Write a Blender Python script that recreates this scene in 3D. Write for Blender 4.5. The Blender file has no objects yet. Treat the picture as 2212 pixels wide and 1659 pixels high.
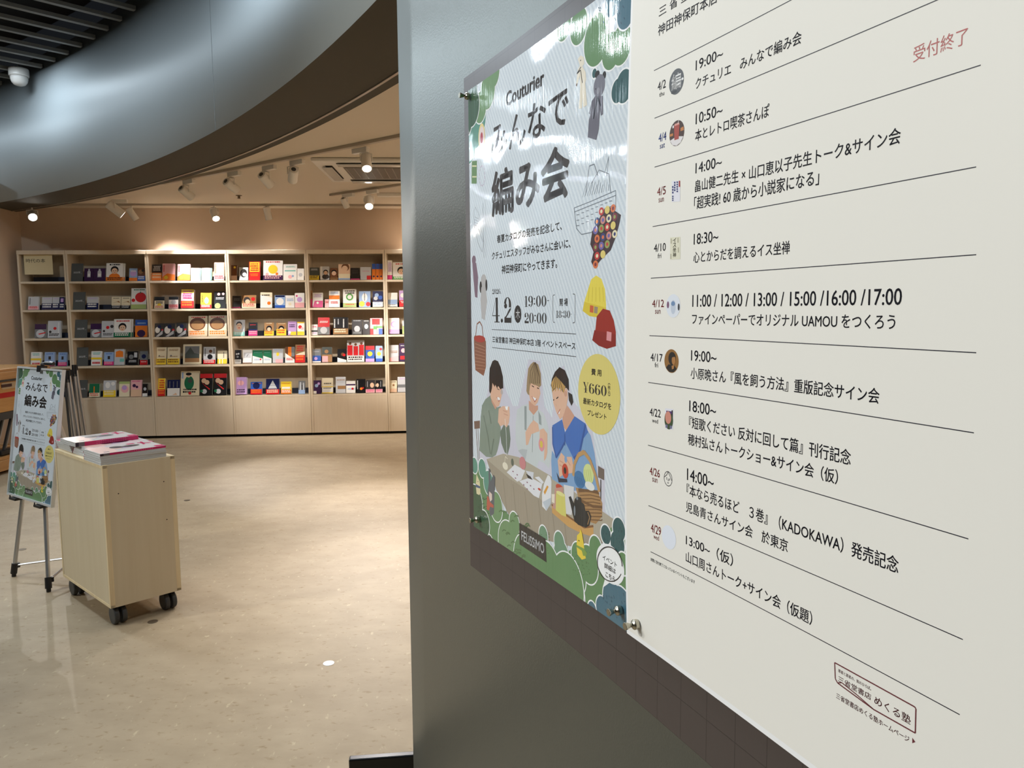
import bpy, bmesh, math, random
from mathutils import Vector, Matrix
random.seed(7)
scene = bpy.context.scene
COL = scene.collection

# ------------------------------------------------------------------ camera
IW, IH, FPX = 2212, 1659, 1660.0
PITCH, ROLL = 0.09756165, -0.00828035
CAM = Vector((0, 0, 1.4))
_f = Vector((0, math.cos(PITCH), -math.sin(PITCH)))
_r = Vector((1, 0, 0)); _u = _r.cross(_f)
_r2 = math.cos(ROLL) * _r + math.sin(ROLL) * _u
_u2 = -math.sin(ROLL) * _r + math.cos(ROLL) * _u
cam_data = bpy.data.cameras.new('camera'); cam = bpy.data.objects.new('camera', cam_data)
COL.objects.link(cam)
cam_data.sensor_width = 36.0; cam_data.lens = 36.0 * FPX / IW; cam_data.clip_start = 0.02
_m = Matrix((_r2, _u2, -_f)).transposed().to_4x4(); _m.translation = CAM
cam.matrix_world = _m
scene.camera = cam

# ------------------------------------------------------------------ world, exposure
world = bpy.data.worlds.new('world'); scene.world = world; world.use_nodes = True
world.node_tree.nodes['Background'].inputs[0].default_value = (0.75, 0.85, 1.0, 1)
world.node_tree.nodes['Background'].inputs[1].default_value = 0.01
scene.view_settings.view_transform = 'Standard'; scene.view_settings.look = 'None'
scene.view_settings.exposure = 0.0; scene.view_settings.gamma = 1.0
scene.view_settings.use_curve_mapping = False

# fascia / lobby circle and poster wall circle
FC, FR = Vector((-12.827, -4.027)), 14.146
W_D, W_R, W_H0 = 0.513, 12.93, math.radians(22.04)
_n = Vector((math.cos(W_H0), math.sin(W_H0))); _U = Vector((math.sin(W_H0), -math.cos(W_H0)))
WC = _n * W_D + _U * (-1.2 * W_D) - W_R * _n

# ------------------------------------------------------------------ lights of the rooms and added fill
def area(name, loc, aim, sx, sy, watts, color, spread=180):
    l = bpy.data.lights.new(name, 'AREA'); l.shape = 'RECTANGLE' if sx != sy else 'DISK'
    l.size = sx; l.size_y = sy; l.energy = watts; l.color = color; l.spread = math.radians(spread)
    o = bpy.data.objects.new(name, l); COL.objects.link(o); o.location = loc
    o.rotation_euler = (Vector(aim) - Vector(loc)).to_track_quat('-Z', 'Y').to_euler()
    return o
COOL = (0.80, 0.91, 1.0); NEUT = (1.0, 0.93, 0.85); WARM = (1.0, 0.80, 0.60)
# ring of downlights one metre inside the fascia, flush under the slatted lobby ceiling
for k, ang in enumerate((-11, 7, 25, 34, 51.5, 80)):
    a = math.radians(ang); rr = 13.5
    x, y = -12.827 + rr * math.cos(a), -4.027 + rr * math.sin(a)
    area('lobby_downlight_lamp', (x, y, 3.595), (x, y, 0), (.26, .26, .4, .8, .8, .26)[k], (.26, .26, .4, .8, .8, .26)[k], (12, 10, 24, 27, 17, 50)[k], COOL)
for (x, y) in ((-3.95, 4.6), (-7.2, 7.3)): area("lobby_downlight_lamp", (x, y, 3.595), (x, y, 0), 0.26, 0.26, 48 if x > -5 else 85, COOL)
# unseen spots added to light the poster wall, easel and cart
for (x, y, w) in ((-5.0, 0.0, 520), (-5.8, -1.2, 320), (-5.4, 1.2, 320), (-5.6, 1.6, 430)):
    l = bpy.data.lights.new('lobby_fill_spot', 'SPOT'); l.energy = w; l.color = (0.98, 0.985, 0.93); l.spot_size = math.radians(38 if w == 430 else 62); l.spot_blend = 0.8; l.shadow_soft_size = 0.12
    o = bpy.data.objects.new('lobby_fill_spot', l); COL.objects.link(o); o.location = (x, y, 3.55)
    o.rotation_euler = (Vector((-2.4, 3.8, 1.0) if w == 430 else (-0.1, 1.3, 1.5)) - o.location).to_track_quat('-Z', 'Y').to_euler()
# warm fill added to the event room, out of view behind the poster wall
for (x, y, w) in ((-0.45, 6.9, 24), (0.35, 5.6, 24), (1.2, 6.8, 20), (1.3, 4.4, 16)):
    area('room_fill_lamp', (x, y, 2.545), (x, y, 0), 0.5, 0.5, w, (1.0, 0.83, 0.65))

# ------------------------------------------------------------------ rays, planes
def ray(x, y):
    return _r2 * ((x - IW / 2) / FPX) + _u2 * (-(y - IH / 2) / FPX) + _f
def atz(x, y, z):
    r = ray(x, y); return CAM + r * ((z - 1.4) / r.z)
def wpt(s, z, off=0.0):
    ph = W_H0 - s / W_R; R = W_R - off
    return Vector((WC.x + R * math.cos(ph), WC.y + R * math.sin(ph), z))
def wuv(x, y, lift=None, off=0.0):
    r = ray(x, y); L = 0.0
    for _ in range(1 if lift is None else 4):
        R = W_R - off - L
        a = r.x ** 2 + r.y ** 2; b = -2 * (r.x * WC.x + r.y * WC.y); c = WC.length_squared - R * R
        t = (-b + math.sqrt(b * b - 4 * a * c)) / (2 * a); P = CAM + r * t
        s = -(math.atan2(P.y - WC.y, P.x - WC.x) - W_H0) * W_R
        if lift: L = lift(s, P.z)
    return s, P.z
SH_T = 0.07632150
SD = Vector((math.cos(SH_T), math.sin(SH_T), 0)); SN = Vector((-SD.y, SD.x, 0)); SHD = 8.704
def shelf_px(x, y, dd=0.0):
    r = ray(x, y); P = CAM + r * ((SHD + dd) / r.dot(SN)); return P.dot(SD), P.z
def spt(a, dd, z):
    return SD * a + SN * (SHD + dd) + Vector((0, 0, z))

# ------------------------------------------------------------------ materials
def lin(c):
    return tuple((v / 255 / 12.92) if v / 255 <= 0.04045 else ((v / 255 + 0.055) / 1.055) ** 2.4 for v in c)
_mats = {}
def mat(name, rgb, rough=0.5, metal=0.0, spec=0.5, coat=0.0, emit=0.0, vcol=False):
    if name in _mats: return _mats[name]
    m = bpy.data.materials.new(name); m.use_nodes = True; nt = m.node_tree; b = nt.nodes['Principled BSDF']
    b.inputs['Base Color'].default_value = (*lin(rgb), 1); b.inputs['Roughness'].default_value = rough
    b.inputs['Metallic'].default_value = metal; b.inputs['Specular IOR Level'].default_value = spec
    b.inputs['Coat Weight'].default_value = coat; b.inputs['Coat Roughness'].default_value = 0.08
    if emit:
        b.inputs['Emission Color'].default_value = (*lin(rgb), 1); b.inputs['Emission Strength'].default_value = emit
    if vcol:
        a = nt.nodes.new('ShaderNodeAttribute'); a.attribute_name = 'Col'
        nt.links.new(a.outputs['Color'], b.inputs['Base Color'])
    _mats[name] = m; return m
def tex_noise(nt, scale, detail=4, rough=0.55, coord='Object', sc=(1, 1, 1), rot=(0, 0, 0)):
    tc = nt.nodes.new('ShaderNodeTexCoord'); mp = nt.nodes.new('ShaderNodeMapping')
    mp.inputs['Scale'].default_value = sc; mp.inputs['Rotation'].default_value = rot
    n = nt.nodes.new('ShaderNodeTexNoise'); n.inputs['Scale'].default_value = scale
    n.inputs['Detail'].default_value = detail; n.inputs['Roughness'].default_value = rough
    nt.links.new(tc.outputs[coord], mp.inputs[0]); nt.links.new(mp.outputs[0], n.inputs['Vector']); return n
def ramp(nt, fac, stops):
    r = nt.nodes.new('ShaderNodeValToRGB'); cr = r.color_ramp
    while len(cr.elements) < len(stops): cr.elements.new(0.5)
    for e, (p, c) in zip(cr.elements, stops): e.position = p; e.color = (*lin(c), 1)
    nt.links.new(fac, r.inputs[0]); return r
def bump(nt, h, strength, dist, target='Normal'):
    b = nt.nodes.new('ShaderNodeBump'); b.inputs['Strength'].default_value = strength; b.inputs['Distance'].default_value = dist
    nt.links.new(h, b.inputs['Height']); nt.links.new(b.outputs[0], nt.nodes['Principled BSDF'].inputs[target]); return b

def floor_mat():
    m = mat('floor_vinyl', (190, 172, 145), 0.55, 0, 0.3); nt = m.node_tree; P = nt.nodes['Principled BSDF']
    n1 = tex_noise(nt, 5, 5, 0.6, sc=(1, 1.6, 1)); base = ramp(nt, n1.outputs[0], [(0.25, (152, 136, 112)), (0.75, (170, 154, 129))])
    n2 = tex_noise(nt, 38, 3, 0.6, sc=(0.7, 1.2, 1)); f1 = ramp(nt, n2.outputs[0], [(0.60, (0, 0, 0)), (0.70, (255, 255, 255))])
    n3 = tex_noise(nt, 30, 3, 0.6, sc=(1.3, 0.6, 1), rot=(0, 0, 0.6)); f2 = ramp(nt, n3.outputs[0], [(0.64, (0, 0, 0)), (0.72, (255, 255, 255))])
    a = nt.nodes.new('ShaderNodeMix'); a.data_type = 'RGBA'; b = nt.nodes.new('ShaderNodeMix'); b.data_type = 'RGBA'
    nt.links.new(base.outputs[0], a.inputs['A']); a.inputs['B'].default_value = (*lin((142, 124, 96)), 1); nt.links.new(f1.outputs[0], a.inputs['Factor'])
    nt.links.new(a.outputs['Result'], b.inputs['A']); b.inputs['B'].default_value = (*lin((182, 167, 139)), 1); nt.links.new(f2.outputs[0], b.inputs['Factor'])
    nt.links.new(b.outputs['Result'], P.inputs['Base Color'])
    n4 = tex_noise(nt, 7, 2); bump(nt, n4.outputs[0], 0.12, 0.01)
    return m
def metal_paint():
    m = mat('grey_metallic_paint', (132, 137, 135), 0.40, 0.85, 0.5); nt = m.node_tree
    n = tex_noise(nt, 260, 2, 0.6); bump(nt, n.outputs[0], 0.25, 0.002)
    return m
def fascia_paint():
    m = mat('grey_brushed_paint', (176, 186, 190), 0.50, 0.18, 0.5); nt = m.node_tree
    n = tex_noise(nt, 60, 3, 0.6, sc=(1, 1, 0.5)); bump(nt, n.outputs[0], 0.12, 0.004)
    return m
def wall_beige(name, c):
    m = mat(name, c, 0.75, 0, 0.25); nt = m.node_tree
    n = tex_noise(nt, 150, 2); bump(nt, n.outputs[0], 0.1, 0.002); return m
def wood(name, c1, c2, rough=0.45, sc=(14, 14, 0.9), coord='Object'):
    m = mat(name, c1, rough, 0, 0.4); nt = m.node_tree
    n = tex_noise(nt, 3.0, 5, 0.6, coord, sc=sc); r = ramp(nt, n.outputs[0], [(0.3, c2), (0.7, c1)])
    nt.links.new(r.outputs[0], nt.nodes['Principled BSDF'].inputs['Base Color']); return m
def board_mat():
    m = mat('dark_magnet_sheet', (64, 57, 56), 0.34, 0, 0.5); nt = m.node_tree
    uv = nt.nodes.new('ShaderNodeUVMap'); uv.uv_map = 'UVMap'
    br = nt.nodes.new('ShaderNodeTexBrick'); br.offset = 0; br.inputs['Scale'].default_value = 1
    for k, v in (('Brick Width', 0.05), ('Row Height', 0.05), ('Mortar Size', 0.0006), ('Mortar Smooth', 0.3), ('Bias', 0)): br.inputs[k].default_value = v
    br.inputs['Color1'].default_value = br.inputs['Color2'].default_value = (*lin((70, 62, 61)), 1); br.inputs['Mortar'].default_value = (*lin((48, 42, 42)), 1)
    nt.links.new(uv.outputs[0], br.inputs['Vector']); nt.links.new(br.outputs[0], nt.nodes['Principled BSDF'].inputs['Base Color']); return m
FLOOR, METAL, FASCIA, BOARD = floor_mat(), metal_paint(), fascia_paint(), board_mat()
BEIGE = wall_beige('beige_wall_paint', (204, 182, 160)); CEIL = wall_beige('cream_ceiling_paint', (214, 203, 186))
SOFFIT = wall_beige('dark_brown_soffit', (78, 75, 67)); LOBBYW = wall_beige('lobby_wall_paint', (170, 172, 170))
BIRCH = wood('birch_veneer_shelf', (216, 200, 176), (210, 193, 168)); BIRCH_D = wood('birch_back_panel', (204, 186, 160), (198, 180, 153))
CARTW = wood('pale_birch_ply', (216, 202, 174), (209, 193, 163), 0.55, sc=(7, 7, 0.35)); EDGE = wood('ply_edge', (236, 218, 180), (220, 198, 158), 0.5)
OAK = wood('orange_pine_slats', (188, 146, 98), (166, 124, 78), 0.4, sc=(9, 0.5, 9))
BLACK = mat('black_plastic', (22, 22, 24), 0.4); DGREY = mat('dark_grey_plastic', (58, 60, 62), 0.45); ALU = mat('brushed_aluminium', (196, 198, 202), 0.32, 0.9)
WHITEP = mat('white_plastic', (226, 222, 214), 0.4); GLOSSW = mat('white_gloss_plastic', (210, 208, 204), 0.15); SLAT = mat('grey_ceiling_slat', (128, 130, 128), 0.5, 0.0); PLENUM = mat('dark_plenum', (14, 16, 22), 0.9)
NICKEL = mat('satin_nickel', (190, 184, 168), 0.22, 1.0); PAPER = mat('white_paper', (232, 232, 230), 0.6); COVER = mat('printed_cover', (200, 200, 200), 0.25, 0, 0.5, 0.3, vcol=True)
NAVY = mat('navy_riser', (44, 50, 68), 0.6); LENS = mat('lit_lamp_lens', (255, 250, 240), 0.3, emit=25.0); BLACKM = mat('black_satin_metal', (10, 10, 12), 0.3, 0.2)
GAP = mat('black_gap', (8, 7, 7), 0.8)

# ------------------------------------------------------------------ mesh helpers
def link(name, bm, m, parent=None, loc=(0, 0, 0), smooth=False):
    me = bpy.data.meshes.new(name); bm.normal_update(); bm.to_mesh(me); bm.free()
    for q in (m if isinstance(m, (list, tuple)) else [m]): me.materials.append(q)
    if smooth:
        for f in me.polygons: f.use_smooth = True
    o = bpy.data.objects.new(name, me); COL.objects.link(o); o.location = loc
    if parent: o.parent = parent
    return o
def tag(o, label, cat, group=None, kind=None):
    o['label'] = label; o['category'] = cat
    if group: o['group'] = group
    if kind: o['kind'] = kind
    return o
def struct(o, label=None):
    o['kind'] = 'structure'
    if label: o['label'] = label; o['category'] = 'structure'
    return o
def empty(name, loc, label, cat, group=None, rot=None):
    o = bpy.data.objects.new(name, None); COL.objects.link(o); o.location = loc
    if rot: o.rotation_euler = rot
    o.empty_display_size = 0.05
    return tag(o, label, cat, group)
def box(bm, lo, hi, M=None, mi=0):
    vs = [Vector((x, y, z)) for z in (lo[2], hi[2]) for y in (lo[1], hi[1]) for x in (lo[0], hi[0])]
    if M is not None: vs = [M @ v for v in vs]
    v = [bm.verts.new(q) for q in vs]
    fs = [bm.faces.new([v[i] for i in f]) for f in ((0, 2, 3, 1), (4, 5, 7, 6), (0, 1, 5, 4), (2, 6, 7, 3), (0, 4, 6, 2), (1, 3, 7, 5))]
    for f in fs: f.material_index = mi
    return fs
def bbox(lo, hi, M=None, bev=0.0):
    bm = bmesh.new(); box(bm, lo, hi, M)
    if bev: bmesh.ops.bevel(bm, geom=bm.edges[:], offset=bev, segments=2, affect='EDGES', profile=0.5)
    return bm
def tube(bm, pts, r, n=12, mi=0, r2=None):
    pts = [Vector(p) for p in pts]; rings = []
    for i, p in enumerate(pts):
        d = (pts[min(i + 1, len(pts) - 1)] - pts[max(i - 1, 0)]).normalized()
        x = d.orthogonal().normalized() if i == 0 else (x - d * x.dot(d)).normalized()
        y = d.cross(x); rr = r if r2 is None else r + (r2 - r) * i / (len(pts) - 1)
        rings.append([bm.verts.new(p + rr * (math.cos(2 * math.pi * k / n) * x + math.sin(2 * math.pi * k / n) * y)) for k in range(n)])
    for a, b in zip(rings, rings[1:]):
        for k in range(n): bm.faces.new((a[k], a[(k + 1) % n], b[(k + 1) % n], b[k])).material_index = mi
    bm.faces.new(rings[0][::-1]).material_index = mi; bm.faces.new(rings[-1]).material_index = mi
def lathe(bm, prof, M, n=24, mi=0):
    rings = []
    for (r, h) in prof:
        rings.append([bm.verts.new(M @ Vector((r * math.cos(2 * math.pi * k / n), r * math.sin(2 * math.pi * k / n), h))) for k in range(n)])
    for a, b in zip(rings, rings[1:]):
        for k in range(n): bm.faces.new((a[k], a[(k + 1) % n], b[(k + 1) % n], b[k])).material_index = mi
    bm.faces.new(rings[0][::-1]).material_index = mi; bm.faces.new(rings[-1]).material_index = mi
def frame_to(loc, zdir, up=(0, 0, 1)):
    z = Vector(zdir).normalized(); x = Vector(up).cross(z)
    if x.length < 1e-4: x = Vector((1, 0, 0))
    x.normalize(); y = z.cross(x); M = Matrix((x, y, z)).transposed().to_4x4(); M.translation = Vector(loc); return M

exec_parts = []
# ================================================================== SETTING
bm = bmesh.new(); box(bm, (-17, -6, -0.1), (4, 11, 0)); struct(link('floor', bm, FLOOR))
# back wall, left wall, right wall of the event room
def shelf_box(a0, a1, d0, d1, z0, z1):
    bm = bmesh.new(); vs = [spt(a, d, z) for z in (z0, z1) for d in (d0, d1) for a in (a0, a1)]
    v = [bm.verts.new(q) for q in vs]
    for f in ((0, 2, 3, 1), (4, 5, 7, 6), (0, 1, 5, 4), (2, 6, 7, 3), (0, 4, 6, 2), (1, 3, 7, 5)): bm.faces.new([v[i] for i in f])
    return bm
RC = 2.55
struct(link('wall_back', shelf_box(-4.86, 2.6, 0.30, 0.42, 0, RC + 0.25), BEIGE))
struct(link('wall_left', shelf_box(-4.86, -4.74, -0.78, 0.30, 0, RC + 0.25), BEIGE))
struct(link('wall_right', shelf_box(2.6, 2.72, -7.0, 0.42, 0, RC + 0.25), BEIGE))
# event-room ceiling bounded by the curved soffit
def fpt(ang, r, z): return Vector((FC.x + r * math.cos(ang), FC.y + r * math.sin(ang), z))
A0, A1 = math.radians(26.3), math.radians(100)
NA = 90
angs = [A0 + (A1 - A0) * k / NA for k in range(NA + 1)]
bm = bmesh.new()
inner = [fpt(a, FR + 0.46, RC) for a in angs if fpt(a, 0, 0) is not None]
inner = [q for q in inner if q.dot(SD) > -4.80]
top = [spt(-4.80, 0.36, RC), spt(2.66, 0.36, RC), spt(2.66, -7.0, RC)]
loop = [bm.verts.new(q) for q in [spt(-4.80, inner[-1].dot(SN) - SHD, RC)] + top + inner]
loop2 = [bm.verts.new(v.co + Vector((0, 0, 0.12))) for v in loop]
bm.faces.new(loop[::-1]); bm.faces.new(loop2)
for k in range(len(loop)): bm.faces.new((loop[k], loop[(k + 1) % len(loop)], loop2[(k + 1) % len(loop)], loop2[k]))
bmesh.ops.recalc_face_normals(bm, faces=bm.faces[:])
struct(link('ceiling', bm, CEIL))
# curved fascia: outer metal skin, soffit underside, inner return
bm = bmesh.new(); ZS, ZT = 2.5, 3.72
sec = [(FR, ZT), (FR, ZS), (FR + 0.375, ZS), (FR + 0.375, ZS + 0.012), (FR + 0.395, ZS + 0.012), (FR + 0.395, ZS), (FR + 0.46, ZS), (FR + 0.46, ZT)]
rings = [[bm.verts.new(fpt(a, r, z)) for (r, z) in sec] for a in angs]
for r0, r1 in zip(rings, rings[1:]):
    for k in range(len(sec)):
        f = bm.faces.new((r0[k], r0[(k + 1) % len(sec)], r1[(k + 1) % len(sec)], r1[k])); f.material_index = 0 if k == 0 else 1
        if k == 0: f.smooth = True
bm.faces.new(rings[0]).material_index = 1; bm.faces.new(rings[-1][::-1]).material_index = 1
bmesh.ops.recalc_face_normals(bm, faces=bm.faces[:])
struct(link('wall_fascia', bm, [FASCIA, SOFFIT]))
# metal rail let into the soffit
bm = bmesh.new(); rs = [(FR + 0.377, ZS - 0.006), (FR + 0.393, ZS - 0.006), (FR + 0.393, ZS + 0.010), (FR + 0.377, ZS + 0.010)]
rings = [[bm.verts.new(fpt(a, r, z)) for (r, z) in rs] for a in angs]
for r0, r1 in zip(rings, rings[1:]):
    for k in range(4): bm.faces.new((r0[k], r0[(k + 1) % 4], r1[(k + 1) % 4], r1[k]))
bmesh.ops.recalc_face_normals(bm, faces=bm.faces[:])
struct(link('trim_1', bm, mat('soffit_rail_metal', (170, 160, 148), 0.4, 0.5)))
# thin seam joint on the fascia skin
r0 = ray(457, 90); aa = r0.x ** 2 + r0.y ** 2; bb_ = -2 * (r0.x * FC.x + r0.y * FC.y); cc_ = FC.length_squared - FR * FR
P_ = r0 * ((-bb_ + math.sqrt(bb_ * bb_ - 4 * aa * cc_)) / (2 * aa)); sa = math.atan2(P_.y - FC.y, P_.x - FC.x)
bm = bmesh.new(); vs = [bm.verts.new(fpt(sa + d, FR - o, z)) for z in (ZS, ZT) for (d, o) in ((-.00012, 0.0012), (.00012, 0.0012), (.00012, -0.002), (-.00012, -0.002))]
for f in ((0, 1, 2, 3), (7, 6, 5, 4), (0, 4, 5, 1), (1, 5, 6, 2), (2, 6, 7, 3), (3, 7, 4, 0)): bm.faces.new([vs[i] for i in f])
struct(link('trim_2', bm, mat('seam_grey', (112, 118, 120), 0.5, 0.4)))
# poster wall: curved metal-clad wall
S_L = -1.217
bm = bmesh.new(); NS = 48; ss = [S_L + (3.6 - S_L) * k / NS for k in range(NS + 1)]
rings = [[bm.verts.new(wpt(s, z, o)) for (o, z) in ((-0.004, 0), (-0.004, 3.7), (-0.5, 3.7), (-0.5, 0))] for s in ss]
for r0, r1 in zip(rings, rings[1:]):
    for k in range(4):
        f = bm.faces.new((r0[k], r0[(k + 1) % 4], r1[(k + 1) % 4], r1[k])); f.smooth = (k == 0)
bm.faces.new(rings[0]); bm.faces.new(rings[-1][::-1])
bmesh.ops.recalc_face_normals(bm, faces=bm.faces[:])
struct(link('wall_posters', bm, METAL))
# lobby ceiling: dark plenum with grey slats and hangers
bm = bmesh.new(); n = 72
vs = [bm.verts.new((FC.x + (FR + 0.1) * math.cos(2 * math.pi * k / n), FC.y + (FR + 0.1) * math.sin(2 * math.pi * k / n), 4.0)) for k in range(n)]
bm.faces.new(vs[::-1])
va = math.radians(43.4); sdir = Vector((math.sin(va), math.cos(va), 0)); sper = Vector((math.cos(va), -math.sin(va), 0))
cs = FC.x * sper.x + FC.y * sper.y; cl = FC.x * sdir.x + FC.y * sdir.y
k = -30
while k < 60:
    pp = -6.60 - 0.282 * k; k += 1
    h = (FR - 0.01) ** 2 - (pp - cs) ** 2
    if h <= 0.2 or pp < -13: continue
    L = math.sqrt(h); M = Matrix((sdir, -sper, Vector((0, 0, 1)))).transposed().to_4x4(); M.translation = sper * pp + Vector((0, 0, 0))
    box(bm, (max(cl - L, -7), -0.022, 3.60), (cl + L, 0.022, 3.628), M, 1)
for q in range(-3, 9):
    M = Matrix((sdir, -sper, Vector((0, 0, 1)))).transposed().to_4x4()
    a0 = q * 1.25; hh = (FR - 0.05) ** 2 - (a0 - cl) ** 2
    if hh > 0: LL = math.sqrt(hh); box(bm, (a0 - 0.02, max(-cs - LL, -4), 3.70), (a0 + 0.02, min(-cs + LL, 13), 3.73), M, 2)
struct(link('ceiling_lobby', bm, [PLENUM, SLAT, mat('dark_runner', (46, 50, 56), 0.6)]))
# far lobby walls
bm = bmesh.new(); box(bm, (-17, -6.2, 0), (4, -6, 4)); struct(link('wall_lobby_rear', bm, LOBBYW))
bm = bmesh.new(); box(bm, (-17.2, -6, 0), (-17, 11, 4)); struct(link('wall_lobby_left', bm, LOBBYW))
bm = bmesh.new(); box(bm, (-17, 11, 0), (-5.6, 11.2, 4)); struct(link('wall_lobby_far', bm, LOBBYW))

# ================================================================== BOOKCASES
ROWS = [1.733, 1.428, 1.121, 0.813, 0.462]        # board tops, top to bottom
BAYS = [-4.643, -4.143, -3.297, -2.450, -1.597, -0.742, 0.108]
BNAME = ['narrow far-left', 'second', 'third', 'fourth', 'fifth', 'sixth']
RNAME = ['top', 'second', 'third', 'fourth', 'bottom']
def shelf_obj(name, a0, a1, d0, d1, z0, z1, m, parent, bev=0.0):
    base = parent.location
    bm = bmesh.new(); vs = [spt(a, d, z) - base for z in (z0, z1) for d in (d0, d1) for a in (a0, a1)]
    v = [bm.verts.new(q) for q in vs]
    for f in ((0, 2, 3, 1), (4, 5, 7, 6), (0, 1, 5, 4), (2, 6, 7, 3), (0, 4, 6, 2), (1, 3, 7, 5)): bm.faces.new([v[i] for i in f])
    if bev: bmesh.ops.bevel(bm, geom=bm.edges[:], offset=bev, segments=1, affect='EDGES')
    return link(name, bm, m, parent)
BLAB = ['narrow birch bookcase at the left wall holding the hanging paper sign',
        'birch bookcase whose left column holds the dark year cards',
        'birch bookcase behind the cart, right of the year card bookcase',
        'birch bookcase fourth from the left wall, with the yellow sun picture book',
        'birch bookcase fifth from the left wall, with the green ring book',
        'birch bookcase half hidden behind the grey poster wall']
for b in range(6):
    a0, a1 = BAYS[b] + 0.0015, BAYS[b + 1] - 0.0015
    t = empty('bookcase', spt((a0 + a1) / 2, 0.14, 0), BLAB[b], 'bookcase', 'birch bookcases along the back wall')
    for s in (a0, a1 - 0.020): shelf_obj('side_panel', s, s + 0.020, 0, 0.27, 0.03, 2.022, BIRCH, t, 0.001)
    shelf_obj('top_panel', a0, a1, -0.004, 0.28, 2.022, 2.065, BIRCH, t, 0.002)
    shelf_obj('back_panel', a0 + 0.020, a1 - 0.020, 0.262, 0.27, 0.03, 2.022, BIRCH_D, t)
    for z in ROWS[:4]: shelf_obj('shelf', a0 + 0.020, a1 - 0.020, 0.002, 0.262, z - 0.022, z, BIRCH, t, 0.001)
    shelf_obj('shelf', a0 + 0.020, a1 - 0.020, 0.004, 0.262, 0.44, 0.462, BIRCH, t)
    shelf_obj('lower_panel', a0 + 0.0205, a1 - 0.0205, 0.003, 0.02, 0.03, 0.439, BIRCH, t)
    shelf_obj('toe_kick', a0, a1, 0.05, 0.06, 0, 0.03, GAP, t)
    for z in ROWS[:5]: shelf_obj('display_riser', a0 + 0.06, a1 - 0.022, 0.19, 0.255, z, z + 0.055, NAVY, t)

# ================================================================== BOOKS
def P2(C, x, y):
    ox, oy, s = {2: (0, 520, 4.809), 3: (440, 520, 4.809)}[C]
    return ox + x / s, oy + y / s
CN = dict(W=(236, 234, 230), K=(26, 24, 26), D=(58, 54, 54), G=(120, 122, 124), L=(196, 198, 202), N=(26, 32, 78), B=(52, 92, 178), A=(150, 176, 214), C=(232, 220, 190),
          Y=(240, 206, 60), O=(236, 128, 44), R=(206, 40, 44), P=(236, 178, 182), M=(214, 60, 130), V=(196, 160, 214), U=(62, 36, 74), E=(36, 110, 76), T=(120, 190, 180),
          F=(110, 70, 46), S=(226, 190, 160), H=(160, 120, 80), Q=(172, 190, 120), X=(74, 80, 76), Z=(90, 160, 80))
def clip_poly(pts, r):
    for ax, val, sg in ((0, r[0], 1), (0, r[2], -1), (1, r[1], 1), (1, r[3], -1)):
        out = []
        for i in range(len(pts)):
            a, b = pts[i - 1], pts[i]; ia, ib = (a[ax] - val) * sg >= 0, (b[ax] - val) * sg >= 0
            if ia != ib:
                t = (val - a[ax]) / (b[ax] - a[ax]); out.append((a[0] + t * (b[0] - a[0]), a[1] + t * (b[1] - a[1])))
            if ib: out.append(b)
        pts = out
        if not pts: return []
    return pts
BH = [0]
def cface(bm, lay, pts, col, flip=False):
    vs = [bm.verts.new(p) for p in pts]
    f = bm.faces.new(vs[::-1] if flip else vs)
    for l in f.loops: l[lay] = (*lin(col), 1)
def cbox(bm, lay, lo, hi, col):
    for f in box(bm, lo, hi):
        for l in f.loops: l[lay] = (*lin(col), 1)
def disc(cx, cz, rx, rz, n=20):
    return [(cx + rx * math.cos(2 * math.pi * k / n), cz + rz * math.sin(2 * math.pi * k / n)) for k in range(n)]
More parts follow.
